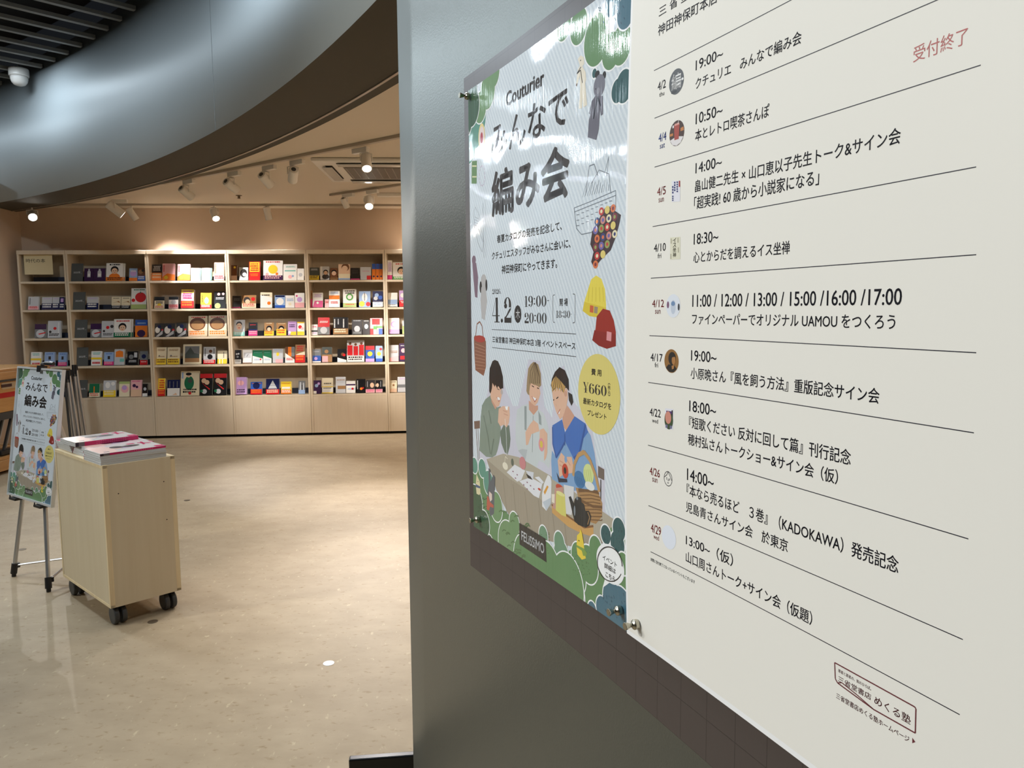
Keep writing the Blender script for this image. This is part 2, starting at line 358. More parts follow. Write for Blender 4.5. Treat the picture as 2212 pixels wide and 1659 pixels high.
def build_book(w, h, t, col, art, band):
    """front cover faces -y; width along x, height along z; origin bottom front centre"""
    hw = w / 2; rnd = random.Random(BH[0]); BH[0] += 1
    bm = bmesh.new(); lay = bm.loops.layers.float_color.new('Col')
    cbox(bm, lay, (-hw, 0, 0), (hw, 0.0015, h), col); cbox(bm, lay, (-hw, t - 0.0015, 0), (hw, t, h), col); cbox(bm, lay, (-hw, 0.0015, 0), (-hw + 0.0015, t - 0.0015, h), col)
    lyr = [0]
    def poly(pts, c):
        pts = clip_poly(pts, (0.0, 0.0, 1.0, 1.0))
        if len(pts) < 3: return
        lyr[0] += 1; y = -0.00012 * lyr[0]
        cface(bm, lay, [(-hw + u * w, y, v * h) for u, v in pts], c)
    def rect(x0, z0, x1, z1, c): poly([(x0, z0), (x1, z0), (x1, z1), (x0, z1)], c)
    for a in art:
        k = a[0]
        if k == 'r': rect(*a[1:5], CN[a[5]])
        elif k == 'd': poly(disc(a[1], a[2], a[3], a[3] * w / h * (a[5] if len(a) > 5 else 1)), CN[a[4]])
        elif k == 'p': poly(a[1], CN[a[2]])
        elif k == 't':                                     # rows of small unreadable title strokes
            z = a[1]; n = a[2]; c = CN[a[3]]; hh = a[4] if len(a) > 4 else 0.05
            for q in range(n):
                x = 0.12 + rnd.random() * 0.08
                while x < 0.82:
                    l = 0.03 + rnd.random() * 0.07; rect(x, z, min(x + l, 0.9), z + hh, c); x += l + 0.025
                z -= hh * 1.6
        elif k == 'v':                                     # vertical title strokes
            x = a[1]; c = CN[a[2]]; z = 0.9
            while z > a[3]:
                rect(x, z - 0.045, x + 0.08, z, c); z -= 0.065
        elif k == 'f':                                     # head and shoulders figure
            cx, cz, s, hair, top = a[1:6]; g = w / h
            poly(disc(cx, cz - s * 1.9 * g, s * 1.5, s * 1.1 * g), CN[top]); poly(disc(cx, cz + s * 0.12 * g, s * 1.06, s * 1.06 * g), CN[hair])
            poly(disc(cx, cz - s * 0.2 * g, s * 0.82, s * 0.82 * g), CN['S'])
            for sg in (-1, 1): poly(disc(cx + sg * s * 0.32, cz - s * 0.12 * g, s * 0.1, s * 0.12 * g, 8), CN['K'])
            poly(disc(cx, cz - s * 0.6 * g, s * 0.2, s * 0.07 * g, 8), CN['R'])
    pg = bbox((-hw + 0.0016, 0.0016, 0.003), (hw - 0.003, t - 0.0016, h - 0.003))
    bd = None
    if band:
        f, c1 = band[0], CN[band[1]]; bd = bmesh.new(); l2 = bd.loops.layers.float_color.new('Col')
        yb = -0.00012 * (lyr[0] + 3)
        cbox(bd, l2, (-hw - 0.0006, yb - 0.0006, 0.0004), (hw + 0.0006, yb, f * h), c1)
        if len(band) > 2:
            z = f * 0.70
            for q in range(2):
                x = 0.08
                while x < 0.85:
                    l = 0.04 + rnd.random() * 0.08; cface(bd, l2, [(-hw + u * w, yb - 0.0008, v * h) for u, v in ((x, z), (min(x + l, .93), z), (min(x + l, .93), z + f * .22), (x, z + f * .22))], CN[band[2]]); x += l + 0.03
                z -= f * 0.36
    return bm, pg, bd
# (crop, x0, x1, ytop, cover, description, art, band, thickness, copies behind)
D2 = [('p', [(0, 0), (1, 0), (1, .55), (0, .3)], 'W')]
bottle = [('r', .42, .72, .58, .95, 'L'), ('r', .33, .30, .67, .70, 'L'), ('d', .5, .70, .17, 'L'), ('r', .38, .38, .62, .58, 'W')]
boy = [('t', .88, 1, 'K', .07), ('f', .5, .60, .22, 'K', 'O')]
SHELVES = {
(0, 1): [(2, 873, 970, 290, 'U', 'dark purple book with pale bottle', bottle, None, .022, 0), (2, 972, 1090, 290, 'U', 'wider dark purple book with pale bottle', bottle, None, .022, 1),
  (2, 1100, 1275, 235, 'W', 'white boy-portrait book with orange band', boy, (.22, 'O', 'K'), .016, 1), (2, 1340, 1425, 290, 'A', 'pale blue and orange paperback', [('d', .5, .6, .4, 'V'), ('r', 0, 0, 1, .25, 'O'), ('t', .8, 2, 'W')], None, .018, 0),
  (2, 1428, 1505, 285, 'F', 'brown paperback with bright blue band', [('d', .4, .7, .3, 'H'), ('d', .7, .8, .2, 'D')], (.38, 'B', 'W'), .018, 0)],
(0, 2): [(2, 1550, 1680, 250, 'D', 'black book with deep orange band', [('t', .85, 4, 'L', .05)], (.48, 'O', 'C'), .022, 0), (2, 1685, 1815, 242, 'P', 'left of the twin pink orange-bottom books', [('p', [(0, 0), (1, 0), (1, .35), (.4, .42), (0, .22)], 'O'), ('d', .3, .18, .16, 'Y'), ('v', .08, 'R', .55)], None, .03, 0),
  (2, 1842, 1975, 247, 'P', 'right of the twin pink orange-bottom books', [('p', [(0, 0), (1, 0), (1, .35), (.4, .42), (0, .22)], 'O'), ('d', .3, .18, .16, 'Y'), ('v', .08, 'R', .55)], None, .03, 0),
  (2, 1982, 2088, 287, 'W', 'left of the twin white teal-edged books', [('r', .82, .0, 1, 1, 'T'), ('t', .8, 5, 'A', .04)], None, .022, 0), (2, 2094, 2200, 287, 'W', 'right of the twin white teal-edged books', [('r', .82, .0, 1, 1, 'T'), ('t', .8, 5, 'A', .04)], None, .022, 0),
  (3, 107, 212, 228, 'S', 'pinkish brown book with salmon band', [('d', .6, .62, .26, 'L'), ('v', .1, 'F', .4)], (.28, 'P', 'R'), .025, 0)],
(0, 3): [(3, 275, 345, 258, 'F', 'slim dark brown and gold book', [('d', .6, .85, .2, 'Y'), ('r', 0, 0, 1, .3, 'S')], None, .03, 0), (3, 365, 462, 280, 'L', 'silver-grey book with dark oval', [('d', .5, .55, .36, 'D', 1.3), ('d', .6, .45, .22, 'W')], None, .02, 0),
  (3, 470, 585, 220, 'R', 'red and yellow book', [('r', .06, .45, .94, .97, 'Y'), ('t', .84, 4, 'R', .07), ('r', 0, 0, 1, .4, 'R'), ('t', .3, 2, 'O')], None, .022, 0),
  (3, 618, 820, 208, 'W', 'large white picture book with yellow sun', [('t', .9, 1, 'R', .05), ('d', .5, .55, .24, 'Y', 1), ('d', .2, .3, .08, 'P'), ('d', .7, .32, .07, 'O')], (.24, 'U', 'P'), .02, 0),
  (3, 827, 968, 247, 'W', 'pale mint-white book', [('r', .1, .55, .9, .62, 'T'), ('t', .85, 2, 'T', .03), ('d', .5, .2, .14, 'P'), ('d', .7, .25, .08, 'A')], None, .02, 0), (3, 972, 1040, 292, 'W', 'small book painted glare-white', [('d', .5, .45, .3, 'L')], None, .02, 0)],  # white cover of the last book stands in for glare
(0, 4): [(3, 1095, 1198, 282, 'X', 'grey-green book with yellow band', [('t', .85, 2, 'L')], (.36, 'Y', 'K'), .02, 0), (3, 1210, 1305, 272, 'L', 'pale comic with dark-haired figure', [('f', .6, .55, .26, 'K', 'D'), ('r', 0, 0, .22, 1, 'W')], None, .03, 0),
  (3, 1315, 1392, 287, 'F', 'brown cover with large dark-haired face', [('f', .5, .6, .36, 'K', 'F')], (.2, 'H', 'K'), .02, 0), (3, 1400, 1520, 247, 'S', 'tan portrait book with cream lower half', [('d', .6, .8, .34, 'F'), ('d', .55, .72, .26, 'S'), ('r', 0, .1, 1, .38, 'C'), ('r', 0, 0, 1, .1, 'A')], None, .02, 0),
  (3, 1527, 1622, 286, 'K', 'black book with faint grey lettering', [('t', .8, 4, 'D', .06), ('r', 0, 0, 1, .08, 'M')], None, .02, 0), (3, 1628, 1738, 277, 'L', 'pinkish white book with red corner', [('r', .6, 0, 1, .32, 'R'), ('t', .65, 1, 'M', .03)], None, .022, 0),
  (3, 1750, 1785, 242, 'O', 'left of three slim orange and blue volumes', [('r', 0, .66, 1, 1, 'B'), ('d', .5, .2, .3, 'U')], None, .02, 0), (3, 1789, 1823, 242, 'O', 'middle of three slim orange and blue volumes', [('r', 0, .66, 1, 1, 'B'), ('d', .5, .2, .3, 'U')], None, .02, 0), (3, 1827, 1860, 242, 'O', 'right of three slim orange and blue volumes', [('r', 0, .66, 1, 1, 'B'), ('d', .5, .2, .3, 'U')], None, .02, 0)],
(0, 5): [(3, 1887, 1958, 208, 'W', 'tall white book with pink foot', [('r', 0, 0, 1, .22, 'M'), ('t', .85, 8, 'V', .04)], None, .03, 0), (3, 1966, 2140, 228, 'W', 'white boy-portrait book with green band', [('t', .88, 1, 'R', .06), ('f', .5, .5, .22, 'K', 'W')], (.17, 'Z', 'W'), .02, 0)],
(1, 0): [(2, 290, 400, 585, 'L', 'pale pink book with red foot', [('v', .12, 'D', .4), ('r', 0, 0, 1, .28, 'P'), ('t', .2, 2, 'R')], None, .02, 0), (2, 432, 538, 590, 'L', 'left of three grey books behind blue bands', [('t', .85, 1, 'V')], (.5, 'N', 'W'), .02, 0),
  (2, 542, 612, 590, 'L', 'middle of three grey books behind blue bands', [('t', .85, 1, 'V')], (.5, 'N', 'W'), .02, 0), (2, 616, 665, 590, 'N', 'right of three books behind blue bands', [('r', .2, .6, .8, .9, 'V')], (.5, 'N', 'W'), .02, 0)],
(1, 1): [(2, 900, 1020, 588, 'L', 'grey book behind a wide navy band', [('t', .85, 1, 'V')], (.5, 'N', 'W'), .022, 0), (2, 1157, 1252, 586, 'C', 'left of the cream books with black band', [('t', .85, 1, 'D'), ('p', [(.1, .5), (.8, .66), (.95, .5), (.6, .58)], 'H')], (.3, 'K', 'L'), .02, 0),
  (2, 1257, 1352, 586, 'C', 'right of the cream books with black band', [('t', .85, 1, 'D'), ('p', [(.1, .5), (.8, .66), (.95, .5), (.6, .58)], 'H')], (.3, 'K', 'L'), .02, 0), (2, 1360, 1518, 497, 'W', 'tall white picture book with red apple', [('t', .9, 1, 'E'), ('d', .62, .56, .36, 'R', .95), ('r', .58, .74, .63, .84, 'E'), ('r', 0, 0, 1, .22, 'Q'), ('d', .15, .42, .12, 'R')], None, .02, 0)],
(1, 2): [(2, 1603, 1706, 586, 'K', 'black-topped book with yellow figures', [('r', 0, 0, 1, .68, 'C'), ('t', .55, 2, 'K', .07), ('d', .5, .3, .2, 'Y')], (.25, 'C', 'R'), .02, 0), (2, 1752, 1850, 586, 'K', 'black-topped book with pink foot', [('r', 0, 0, 1, .75, 'W'), ('d', .5, .55, .26, 'L')], (.36, 'P', 'R'), .02, 0),
  (2, 1880, 2012, 512, 'P', 'thick pink and yellow book with red band', [('r', 0, .8, 1, 1, 'Y'), ('t', .84, 4, 'M', .07)], (.38, 'R', 'O'), .045, 0), (2, 2083, 2195, 546, 'Y', 'yellow book with blue figure and red band', [('v', .1, 'K', .4), ('d', .55, .5, .2, 'A', 1.5), ('d', .55, .68, .1, 'S')], (.24, 'R', 'W'), .02, 0),
  (3, 107, 225, 532, 'K', 'black book with yellow-green disc', [('d', .4, .84, .13, 'P'), ('d', .8, .86, .12, 'P'), ('t', .6, 2, 'L', .05), ('d', .32, .14, .26, 'Q')], None, .025, 0)],
(1, 3): [(3, 280, 385, 577, 'D', 'dark grey book with magenta line', [('t', .75, 3, 'G', .05), ('r', 0, 0, 1, .09, 'M')], None, .022, 0), (3, 397, 542, 570, 'H', 'dark cartoon book with cream band', [('d', .35, .62, .24, 'D'), ('d', .4, .5, .17, 'S'), ('d', .8, .7, .14, 'R')], (.36, 'C', 'R'), .022, 0),
  (3, 588, 710, 540, 'C', 'cream book with orange dot', [('p', [(0, 0), (1, 0), (1, .66), (0, .84)], 'W'), ('t', .78, 1, 'D', .08), ('d', .74, .3, .15, 'O')], None, .022, 0), (3, 738, 846, 570, 'A', 'blue and white photo book', [('r', .05, .85, .95, .98, 'N'), ('d', .5, .5, .36, 'W'), ('r', 0, 0, 1, .2, 'B')], None, .022, 0),
  (3, 849, 943, 572, 'W', 'plain white book with faint lettering', [('t', .7, 3, 'A'), ('d', .5, .3, .16, 'C')], None, .022, 0), (3, 947, 1045, 547, 'W', 'white book with pink lower third', [('r', 0, 0, 1, .34, 'P'), ('d', .5, .55, .28, 'V'), ('d', .2, .8, .1, 'M')], None, .024, 0)],
(1, 4): [(3, 1092, 1128, 520, 'H', 'tan-topped book half hidden by pink book', [('r', 0, 0, 1, .5, 'M'), ('t', .8, 2, 'F')], None, .02, 0), (3, 1132, 1238, 545, 'W', 'white book with hot pink lower half', [('p', [(0, 0), (1, 0), (1, .45), (.2, .45)], 'M'), ('t', .85, 3, 'V'), ('d', .5, .3, .12, 'W')], None, .03, 0),
  (3, 1258, 1298, 612, 'P', 'small narrow pink book', [('t', .7, 3, 'R')], None, .02, 0), (3, 1302, 1412, 527, 'W', 'white book with orange stripe', [('r', 0, .48, 1, .72, 'O'), ('t', .9, 2, 'A'), ('t', .3, 2, 'R')], None, .035, 0),
  (3, 1448, 1585, 508, 'W', 'white book with green ring', [('t', .86, 2, 'D', .07), ('d', .5, .56, .27, 'Z'), ('d', .5, .56, .17, 'W'), ('r', 0, 0, 1, .22, 'Q'), ('t', .12, 1, 'R')], None, .03, 0), (3, 1614, 1732, 527, 'A', 'pale teal novel with white oval', [('d', .5, .6, .24, 'W', 1.6), ('v', .45, 'D', .4), ('d', .25, .2, .25, 'Y'), ('d', .8, .18, .2, 'R')], None, .022, 0),
  (3, 1756, 1862, 530, 'N', 'navy and white landscape paperback', [('d', .4, .75, .2, 'A'), ('d', .75, .6, .2, 'B'), ('d', .3, .55, .2, 'L')], (.32, 'W', 'A'), .03, 0)],
(1, 5): [(3, 1906, 2012, 547, 'W', 'white book with sky-blue stripe', [('r', 0, .16, 1, .5, 'A'), ('t', .1, 1, 'G')], None, .04, 0), (3, 2032, 2150, 522, 'V', 'lilac book with red foot', [('r', 0, 0, 1, .4, 'R'), ('t', .3, 2, 'W'), ('d', .3, .7, .2, 'W')], None, .03, 0)],
(2, 0): [(2, 357, 476, 870, 'G', 'dark-sky book with red ribbon motif', [('r', 0, .62, 1, 1, 'U'), ('d', .5, .3, .38, 'L'), ('p', [(.3, .3), (.95, .42), (.95, .34), (.4, .24)], 'R')], None, .024, 0), (2, 492, 628, 837, 'L', 'pale plastic-wrapped book with red seal', [('v', .78, 'W', .2), ('d', .55, .55, .12, 'R'), ('d', .2, .35, .1, 'D'), ('t', .2, 2, 'D')], None, .026, 0)],
(2, 1): [(2, 937, 1048, 866, 'G', 'dark-sky book beside the pale book', [('r', 0, .6, 1, 1, 'U'), ('d', .5, .3, .38, 'L'), ('p', [(.3, .3), (.95, .42), (.95, .34), (.4, .24)], 'R')], None, .022, 0), (2, 1052, 1178, 838, 'L', 'pale grey book with black dots', [('d', .5, .6, .14, 'R'), ('d', .2, .38, .1, 'D'), ('d', .85, .66, .14, 'D'), ('t', .2, 2, 'D')], None, .022, 0),
  (2, 1180, 1358, 818, 'W', 'white boy-portrait book with wide green band', [('t', .86, 1, 'R', .07), ('f', .5, .55, .22, 'K', 'W')], (.26, 'E', 'W'), .018, 1), (2, 1402, 1528, 826, 'O', 'orange and blue book with blue emblem', [('r', 0, .66, 1, 1, 'B'), ('t', .75, 1, 'A', .1), ('d', .5, .2, .34, 'U', .9)], None, .025, 0)],
(2, 2): [(2, 1595, 1698, 862, 'D', 'first of three dark swordfighter comics', [('d', .3, .5, .28, 'W', 1.3), ('d', .5, .75, .2, 'N'), ('d', .85, .5, .12, 'R'), ('p', [(.1, 0), (.9, .5), (.9, .2), (.4, 0)], 'L')], None, .02, 0), (2, 1703, 1815, 862, 'D', 'second of three dark swordfighter comics', [('d', .3, .5, .28, 'W', 1.3), ('d', .5, .75, .2, 'N'), ('d', .85, .5, .12, 'R'), ('p', [(.1, 0), (.9, .5), (.9, .2), (.4, 0)], 'L')], None, .02, 0),
  (2, 1830, 1940, 856, 'D', 'third of three dark swordfighter comics', [('d', .3, .5, .28, 'W', 1.3), ('d', .5, .75, .2, 'N'), ('d', .85, .5, .12, 'R'), ('p', [(.1, 0), (.9, .5), (.9, .2), (.4, 0)], 'L')], None, .02, 0),
  (2, 1955, 2153, 785, 'C', 'left of the twin bread picture books', [('d', .48, .6, .42, 'F', .85), ('d', .48, .55, .33, 'H', .75), ('t', .9, 1, 'R')], (.28, 'S', 'O'), .022, 0), (3, 48, 238, 780, 'C', 'right of the twin bread picture books', [('d', .48, .6, .42, 'F', .85), ('d', .48, .55, .33, 'H', .75), ('t', .9, 1, 'R')], (.28, 'S', 'O'), .022, 0)],
(2, 3): [(3, 292, 424, 826, 'L', 'grey portrait book with teal band', [('d', .5, .72, .27, 'D'), ('d', .5, .58, .25, 'S', 1.3), ('r', .2, .2, .8, .3, 'S'), ('d', .4, .64, .03, 'K'), ('d', .6, .64, .03, 'K'), ('d', .5, .5, .08, 'R', .5)], (.26, 'T', 'W'), .022, 0), (3, 466, 556, 854, 'K', 'small black book with pink band', [('t', .8, 1, 'R'), ('r', 0, .38, 1, .5, 'N')], (.38, 'M', 'P'), .024, 0),
  (3, 630, 727, 852, 'H', 'left of the tan books with yellow band', [('d', .5, .55, .3, 'K'), ('d', .5, .48, .2, 'S'), ('t', .9, 1, 'C')], (.34, 'Y', 'R'), .022, 0), (3, 756, 856, 856, 'H', 'right of the tan books with yellow band', [('d', .5, .55, .3, 'K'), ('d', .5, .48, .2, 'S'), ('t', .9, 1, 'C')], (.5, 'Y', 'R'), .022, 0),
  (3, 876, 963, 842, 'V', 'lavender book with yellow foot', [('t', .7, 2, 'U', .08), ('r', .3, 0, 1, .25, 'Y'), ('d', .2, .2, .16, 'W')], None, .03, 0), (3, 972, 1045, 848, 'W', 'white book with red and yellow blocks', [('r', 0, .9, 1, 1, 'Y'), ('d', .4, .62, .26, 'R'), ('d', .7, .5, .2, 'P'), ('r', 0, 0, 1, .28, 'Y')], None, .024, 0)],
(2, 4): [(3, 1118, 1182, 874, 'W', 'small white book with pink lettering', [('t', .8, 2, 'M'), ('r', 0, .3, 1, .45, 'K'), ('t', .2, 2, 'V')], None, .022, 0), (3, 1187, 1308, 806, 'R', 'bright red book with grey lower half', [('r', 0, 0, 1, .44, 'G'), ('d', .5, .25, .3, 'L'), ('t', .75, 2, 'W', .04)], None, .05, 0),
  (3, 1347, 1500, 805, 'K', 'large black book with white vertical titles', [('v', .05, 'W', .4), ('v', .3, 'L', .6), ('v', .66, 'W', .4)], (.34, 'H', 'C'), .05, 0), (3, 1540, 1648, 824, 'D', 'dark grey book with white figure', [('t', .9, 1, 'L'), ('d', .5, .38, .28, 'L', 1.1), ('r', .1, .05, .9, .2, 'G')], None, .024, 0),
  (3, 1653, 1726, 827, 'D', 'dark grey comic with pale face', [('d', .5, .55, .28, 'L', 1.3), ('t', .9, 1, 'W')], None, .024, 0), (3, 1730, 1798, 808, 'P', 'left of the patchwork pastel books', [('r', .3, .6, 1, .95, 'R'), ('r', .0, .0, .5, .35, 'R'), ('r', .5, .3, 1, .5, 'Z')], None, .024, 0), (3, 1801, 1858, 808, 'P', 'right of the patchwork pastel books', [('r', 0, .6, .5, .95, 'R'), ('r', .3, .0, 1, .35, 'B'), ('r', 0, .4, 1, .5, 'Z')], None, .024, 0)],
(2, 5): [(3, 1907, 2032, 812, 'W', 'white book with violet foot', [('r', 0, 0, 1, .28, 'V'), ('d', .5, .6, .3, 'V'), ('d', .55, .6, .22, 'W')], None, .05, 0), (3, 2064, 2150, 835, 'L', 'pale book with lime edge', [('r', 0, 0, .3, .6, 'Q')], None, .03, 0)],
(3, 0): [(2, 315, 424, 1162, 'W', 'white and yellow book with red numerals', [('t', .86, 2, 'T', .06), ('r', 0, .42, 1, .56, 'Y'), ('r', .92, 0, 1, .5, 'Y'), ('t', .12, 1, 'R', .13)], None, .022, 0), (2, 458, 564, 1162, 'A', 'blue book with magenta band near sign side', [('t', .85, 1, 'B'), ('r', .38, .46, .62, .7, 'D')], (.28, 'M', 'P'), .022, 0), (2, 600, 690, 1164, 'A', 'blue book with glossy pink band', [('t', .85, 1, 'B'), ('r', .38, .46, .62, .7, 'D')], (.28, 'M', 'P'), .022, 0)],
(3, 1): [(2, 944, 1054, 1152, 'W', 'white and yellow book with red numerals', [('t', .86, 2, 'T', .06), ('r', 0, .42, 1, .56, 'Y'), ('r', .92, 0, 1, .5, 'Y'), ('t', .12, 1, 'R', .13)], None, .022, 0), (2, 1077, 1178, 1162, 'A', 'blue book with magenta band', [('t', .85, 1, 'B'), ('r', .38, .46, .62, .7, 'D')], (.28, 'M', 'P'), .022, 0),
  (2, 1185, 1288, 1132, 'L', 'grey book with golden house shape', [('p', [(.12, .5), (.9, .5), (.86, .85), (.5, .92), (.14, .84)], 'O'), ('r', .0, .0, 1, .3, 'L'), ('r', .55, .2, 1, .4, 'T')], None, .03, 0), (2, 1320, 1433, 1154, 'K', 'black comic with white panel', [('r', .62, .55, .9, .92, 'L'), ('d', .35, .6, .22, 'G'), ('t', .3, 2, 'L', .06)], None, .022, 0), (2, 1452, 1530, 1152, 'G', 'blue and red portrait paperback', [('d', .5, .62, .3, 'N'), ('r', 0, .0, 1, .34, 'R'), ('t', .2, 1, 'W')], None, .022, 0)],
(3, 2): [(2, 1602, 1725, 1112, 'C', 'left of the cream books with gold band', [('t', .86, 2, 'H', .04), ('d', .3, .5, .08, 'G'), ('t', .45, 1, 'H', .04)], (.34, 'Y', 'F'), .022, 0), (2, 1737, 1863, 1112, 'C', 'right of the cream books with gold band', [('t', .86, 2, 'H', .04), ('d', .3, .5, .08, 'G'), ('t', .45, 1, 'H', .04)], (.34, 'Y', 'F'), .022, 0),
  (2, 1900, 2088, 1080, 'C', 'large cream book with landscape picture', [('r', .1, .1, .9, .9, 'G'), ('p', [(.1, .5), (.4, .85), (.62, .55), (.9, .5), (.9, .1), (.1, .1)], 'X'), ('r', .1, .1, .9, .3, 'H')], None, .022, 0), (2, 2112, 2235, 1107, 'L', 'grey book with black bird and red band', [('v', .1, 'D', .5), ('d', .55, .42, .22, 'K'), ('d', .6, .74, .14, 'F'), ('v', .85, 'D', .6)], (.24, 'R', 'W'), .022, 0),
  (3, 142, 240, 1147, 'C', 'cream book with yellow striped foot', [('v', .62, 'D', .5), ('r', 0, 0, 1, .36, 'Y'), ('r', .2, 0, .28, .36, 'W'), ('r', .5, 0, .58, .36, 'W')], None, .022, 0)],
(3, 3): [(3, 290, 387, 1140, 'K', 'black and white group photo book', [('d', .3, .7, .14, 'L'), ('d', .6, .72, .14, 'L'), ('d', .45, .5, .18, 'G')], (.3, 'W', 'D'), .022, 0), (3, 404, 500, 1138, 'W', 'white book with grey sketch', [('r', .12, .4, .88, .8, 'L'), ('p', [(.4, .5), (.6, .7), (.64, .68), (.44, .48)], 'D'), ('r', 0, 0, 1, .06, 'F')], None, .022, 0),
  (3, 507, 612, 1142, 'E', 'left of the dark green books with white foot', [('t', .8, 1, 'T', .04), ('p', [(0, 0), (1, 0), (1, .36), (0, .58)], 'W'), ('t', .3, 2, 'A', .04), ('d', .8, .3, .08, 'R')], None, .022, 0), (3, 618, 704, 1142, 'E', 'right of the dark green books with white foot', [('t', .8, 1, 'T', .04), ('p', [(0, 0), (1, 0), (1, .36), (0, .58)], 'W'), ('t', .3, 2, 'A', .04)], None, .022, 0),
  (3, 716, 822, 1128, 'L', 'leaning white book with yellow figure', [('d', .5, .62, .14, 'Y', 1.4), ('t', .9, 1, 'A'), ('r', .3, 0, 1, .26, 'P')], None, .03, 0), (3, 846, 944, 1107, 'F', 'brown and orange book with white slanted foot', [('r', .3, .4, .66, 1, 'O'), ('r', .66, .4, 1, 1, 'G'), ('p', [(0, 0), (1, 0), (1, .2), (0, .62)], 'W'), ('t', .25, 2, 'R')], None, .024, 0), (3, 952, 1052, 1085, 'H', 'brown book with bright red band', [('t', .86, 3, 'R', .07), ('p', [(0, .42), (1, .42), (1, .62), (.3, .5)], 'C')], (.42, 'R', 'O'), .03, 0)],
(3, 4): [(3, 1120, 1217, 1132, 'G', 'grey book with blue picture', [('r', 0, .1, 1, .52, 'B'), ('d', .4, .3, .2, 'V'), ('t', .8, 1, 'L'), ('r', 0, 0, 1, .1, 'W')], None, .022, 0), (3, 1230, 1332, 1112, 'H', 'thick olive book with pink label', [('r', 0, .5, 1, 1, 'X'), ('d', .45, .7, .2, 'H'), ('r', 0, 0, .6, .4, 'P')], None, .04, 0),
  (3, 1390, 1482, 1130, 'K', 'black book with red figures and white foot', [('d', .6, .6, .2, 'F'), ('d', .75, .55, .16, 'R'), ('p', [(0, 0), (1, 0), (1, .16), (0, .36)], 'W')], None, .022, 0), (3, 1490, 1668, 1038, 'L', 'large grey book with three red-robed figures', [('d', .18, .84, .08, 'F'), ('d', .5, .8, .08, 'F'), ('d', .84, .84, .08, 'F'), ('r', .02, .3, .32, .76, 'R'), ('r', .38, .3, .64, .72, 'R'), ('r', .7, .3, .98, .78, 'R')], (.26, 'W', 'K'), .03, 0),
  (3, 1682, 1774, 1097, 'B', 'blue comic with red top and yellow burst', [('r', 0, .75, 1, 1, 'R'), ('d', .5, .5, .28, 'Y'), ('r', 0, 0, 1, .2, 'V')], None, .022, 0), (3, 1787, 1858, 1097, 'A', 'pale blue comic with yellow burst', [('d', .5, .5, .3, 'Y'), ('d', .75, .8, .2, 'R'), ('r', 0, 0, 1, .2, 'B')], None, .022, 0)],
(3, 5): [(3, 1922, 2025, 1090, 'L', 'pinkish grey book with pale foot', [('t', .6, 2, 'H'), ('p', [(0, 0), (1, 0), (1, .36), (0, .2)], 'P')], None, .03, 0), (3, 2032, 2140, 1072, 'U', 'dark plum book with pale motif', [('d', .4, .6, .22, 'P'), ('t', .85, 1, 'L'), ('r', .1, .1, .6, .3, 'R')], None, .03, 0)],
(4, 1): [(2, 924, 1030, 1492, 'E', 'green book with orange pencil and cream band', [('r', .42, .3, .52, .8, 'O')], (.32, 'C', 'R'), .03, 0), (2, 1070, 1198, 1457, 'L', 'gold-banded book with painted white glare', [('d', .35, .72, .2, 'W', 1.3), ('d', .78, .8, .16, 'W')], (.4, 'Y', 'C'), .022, 0), (2, 1234, 1343, 1468, 'C', 'pastel book with lilac heart', [('d', .55, .5, .36, 'P'), ('d', .5, .6, .24, 'V'), ('r', 0, .85, 1, 1, 'Q')], None, .022, 0),  # white discs on the gold-banded book are painted glare
  (2, 1356, 1470, 1452, 'P', 'rose pink book with dark cat drawing', [('d', .3, .66, .16, 'U'), ('d', .55, .58, .12, 'U'), ('t', .9, 1, 'M'), ('r', .0, 0, 1, .42, 'S')], None, .022, 0), (2, 1478, 1528, 1492, 'K', 'narrow black comic with grey face', [('d', .5, .6, .3, 'L', 1.2), ('r', 0, 0, 1, .25, 'W')], None, .022, 0)],
(4, 2): [(2, 1592, 1712, 1436, 'Y', 'yellow book with red lettering and red band', [('t', .84, 4, 'R', .08)], (.38, 'R', 'O'), .024, 0), (2, 1736, 1866, 1450, 'N', 'navy book with white lower half', [('v', .15, 'G', .55), ('v', .45, 'G', .55), ('v', .75, 'G', .55), ('r', 0, 0, 1, .48, 'W'), ('p', [(.4, .05), (.8, .05), (.7, .2)], 'S')], None, .022, 0),
  (2, 1875, 2068, 1350, 'C', 'large cream book with green-robed figure', [('d', .45, .52, .26, 'E', 1.5), ('d', .42, .82, .11, 'S'), ('d', .42, .88, .16, 'K', .5), ('d', .5, .6, .12, 'X'), ('r', .05, .7, .14, .95, 'A'), ('t', .22, 2, 'K', .06), ('d', .5, .1, .08, 'R')], None, .024, 0),
  (2, 2077, 2205, 1388, 'K', 'left of the twin dark flower comics', [('r', 0, .8, 1, 1, 'R'), ('d', .3, .68, .2, 'S'), ('d', .55, .6, .2, 'S'), ('p', [(.1, .6), (.8, .3), (.75, .25)], 'R'), ('d', .35, .18, .2, 'L'), ('d', .12, .2, .12, 'E')], None, .024, 0), (3, 106, 236, 1386, 'K', 'right of the twin dark flower comics', [('r', 0, .8, 1, 1, 'R'), ('d', .3, .68, .2, 'S'), ('d', .55, .6, .2, 'S'), ('p', [(.1, .6), (.8, .3), (.75, .25)], 'R'), ('d', .35, .18, .2, 'L'), ('d', .12, .2, .12, 'E')], None, .024, 0)],
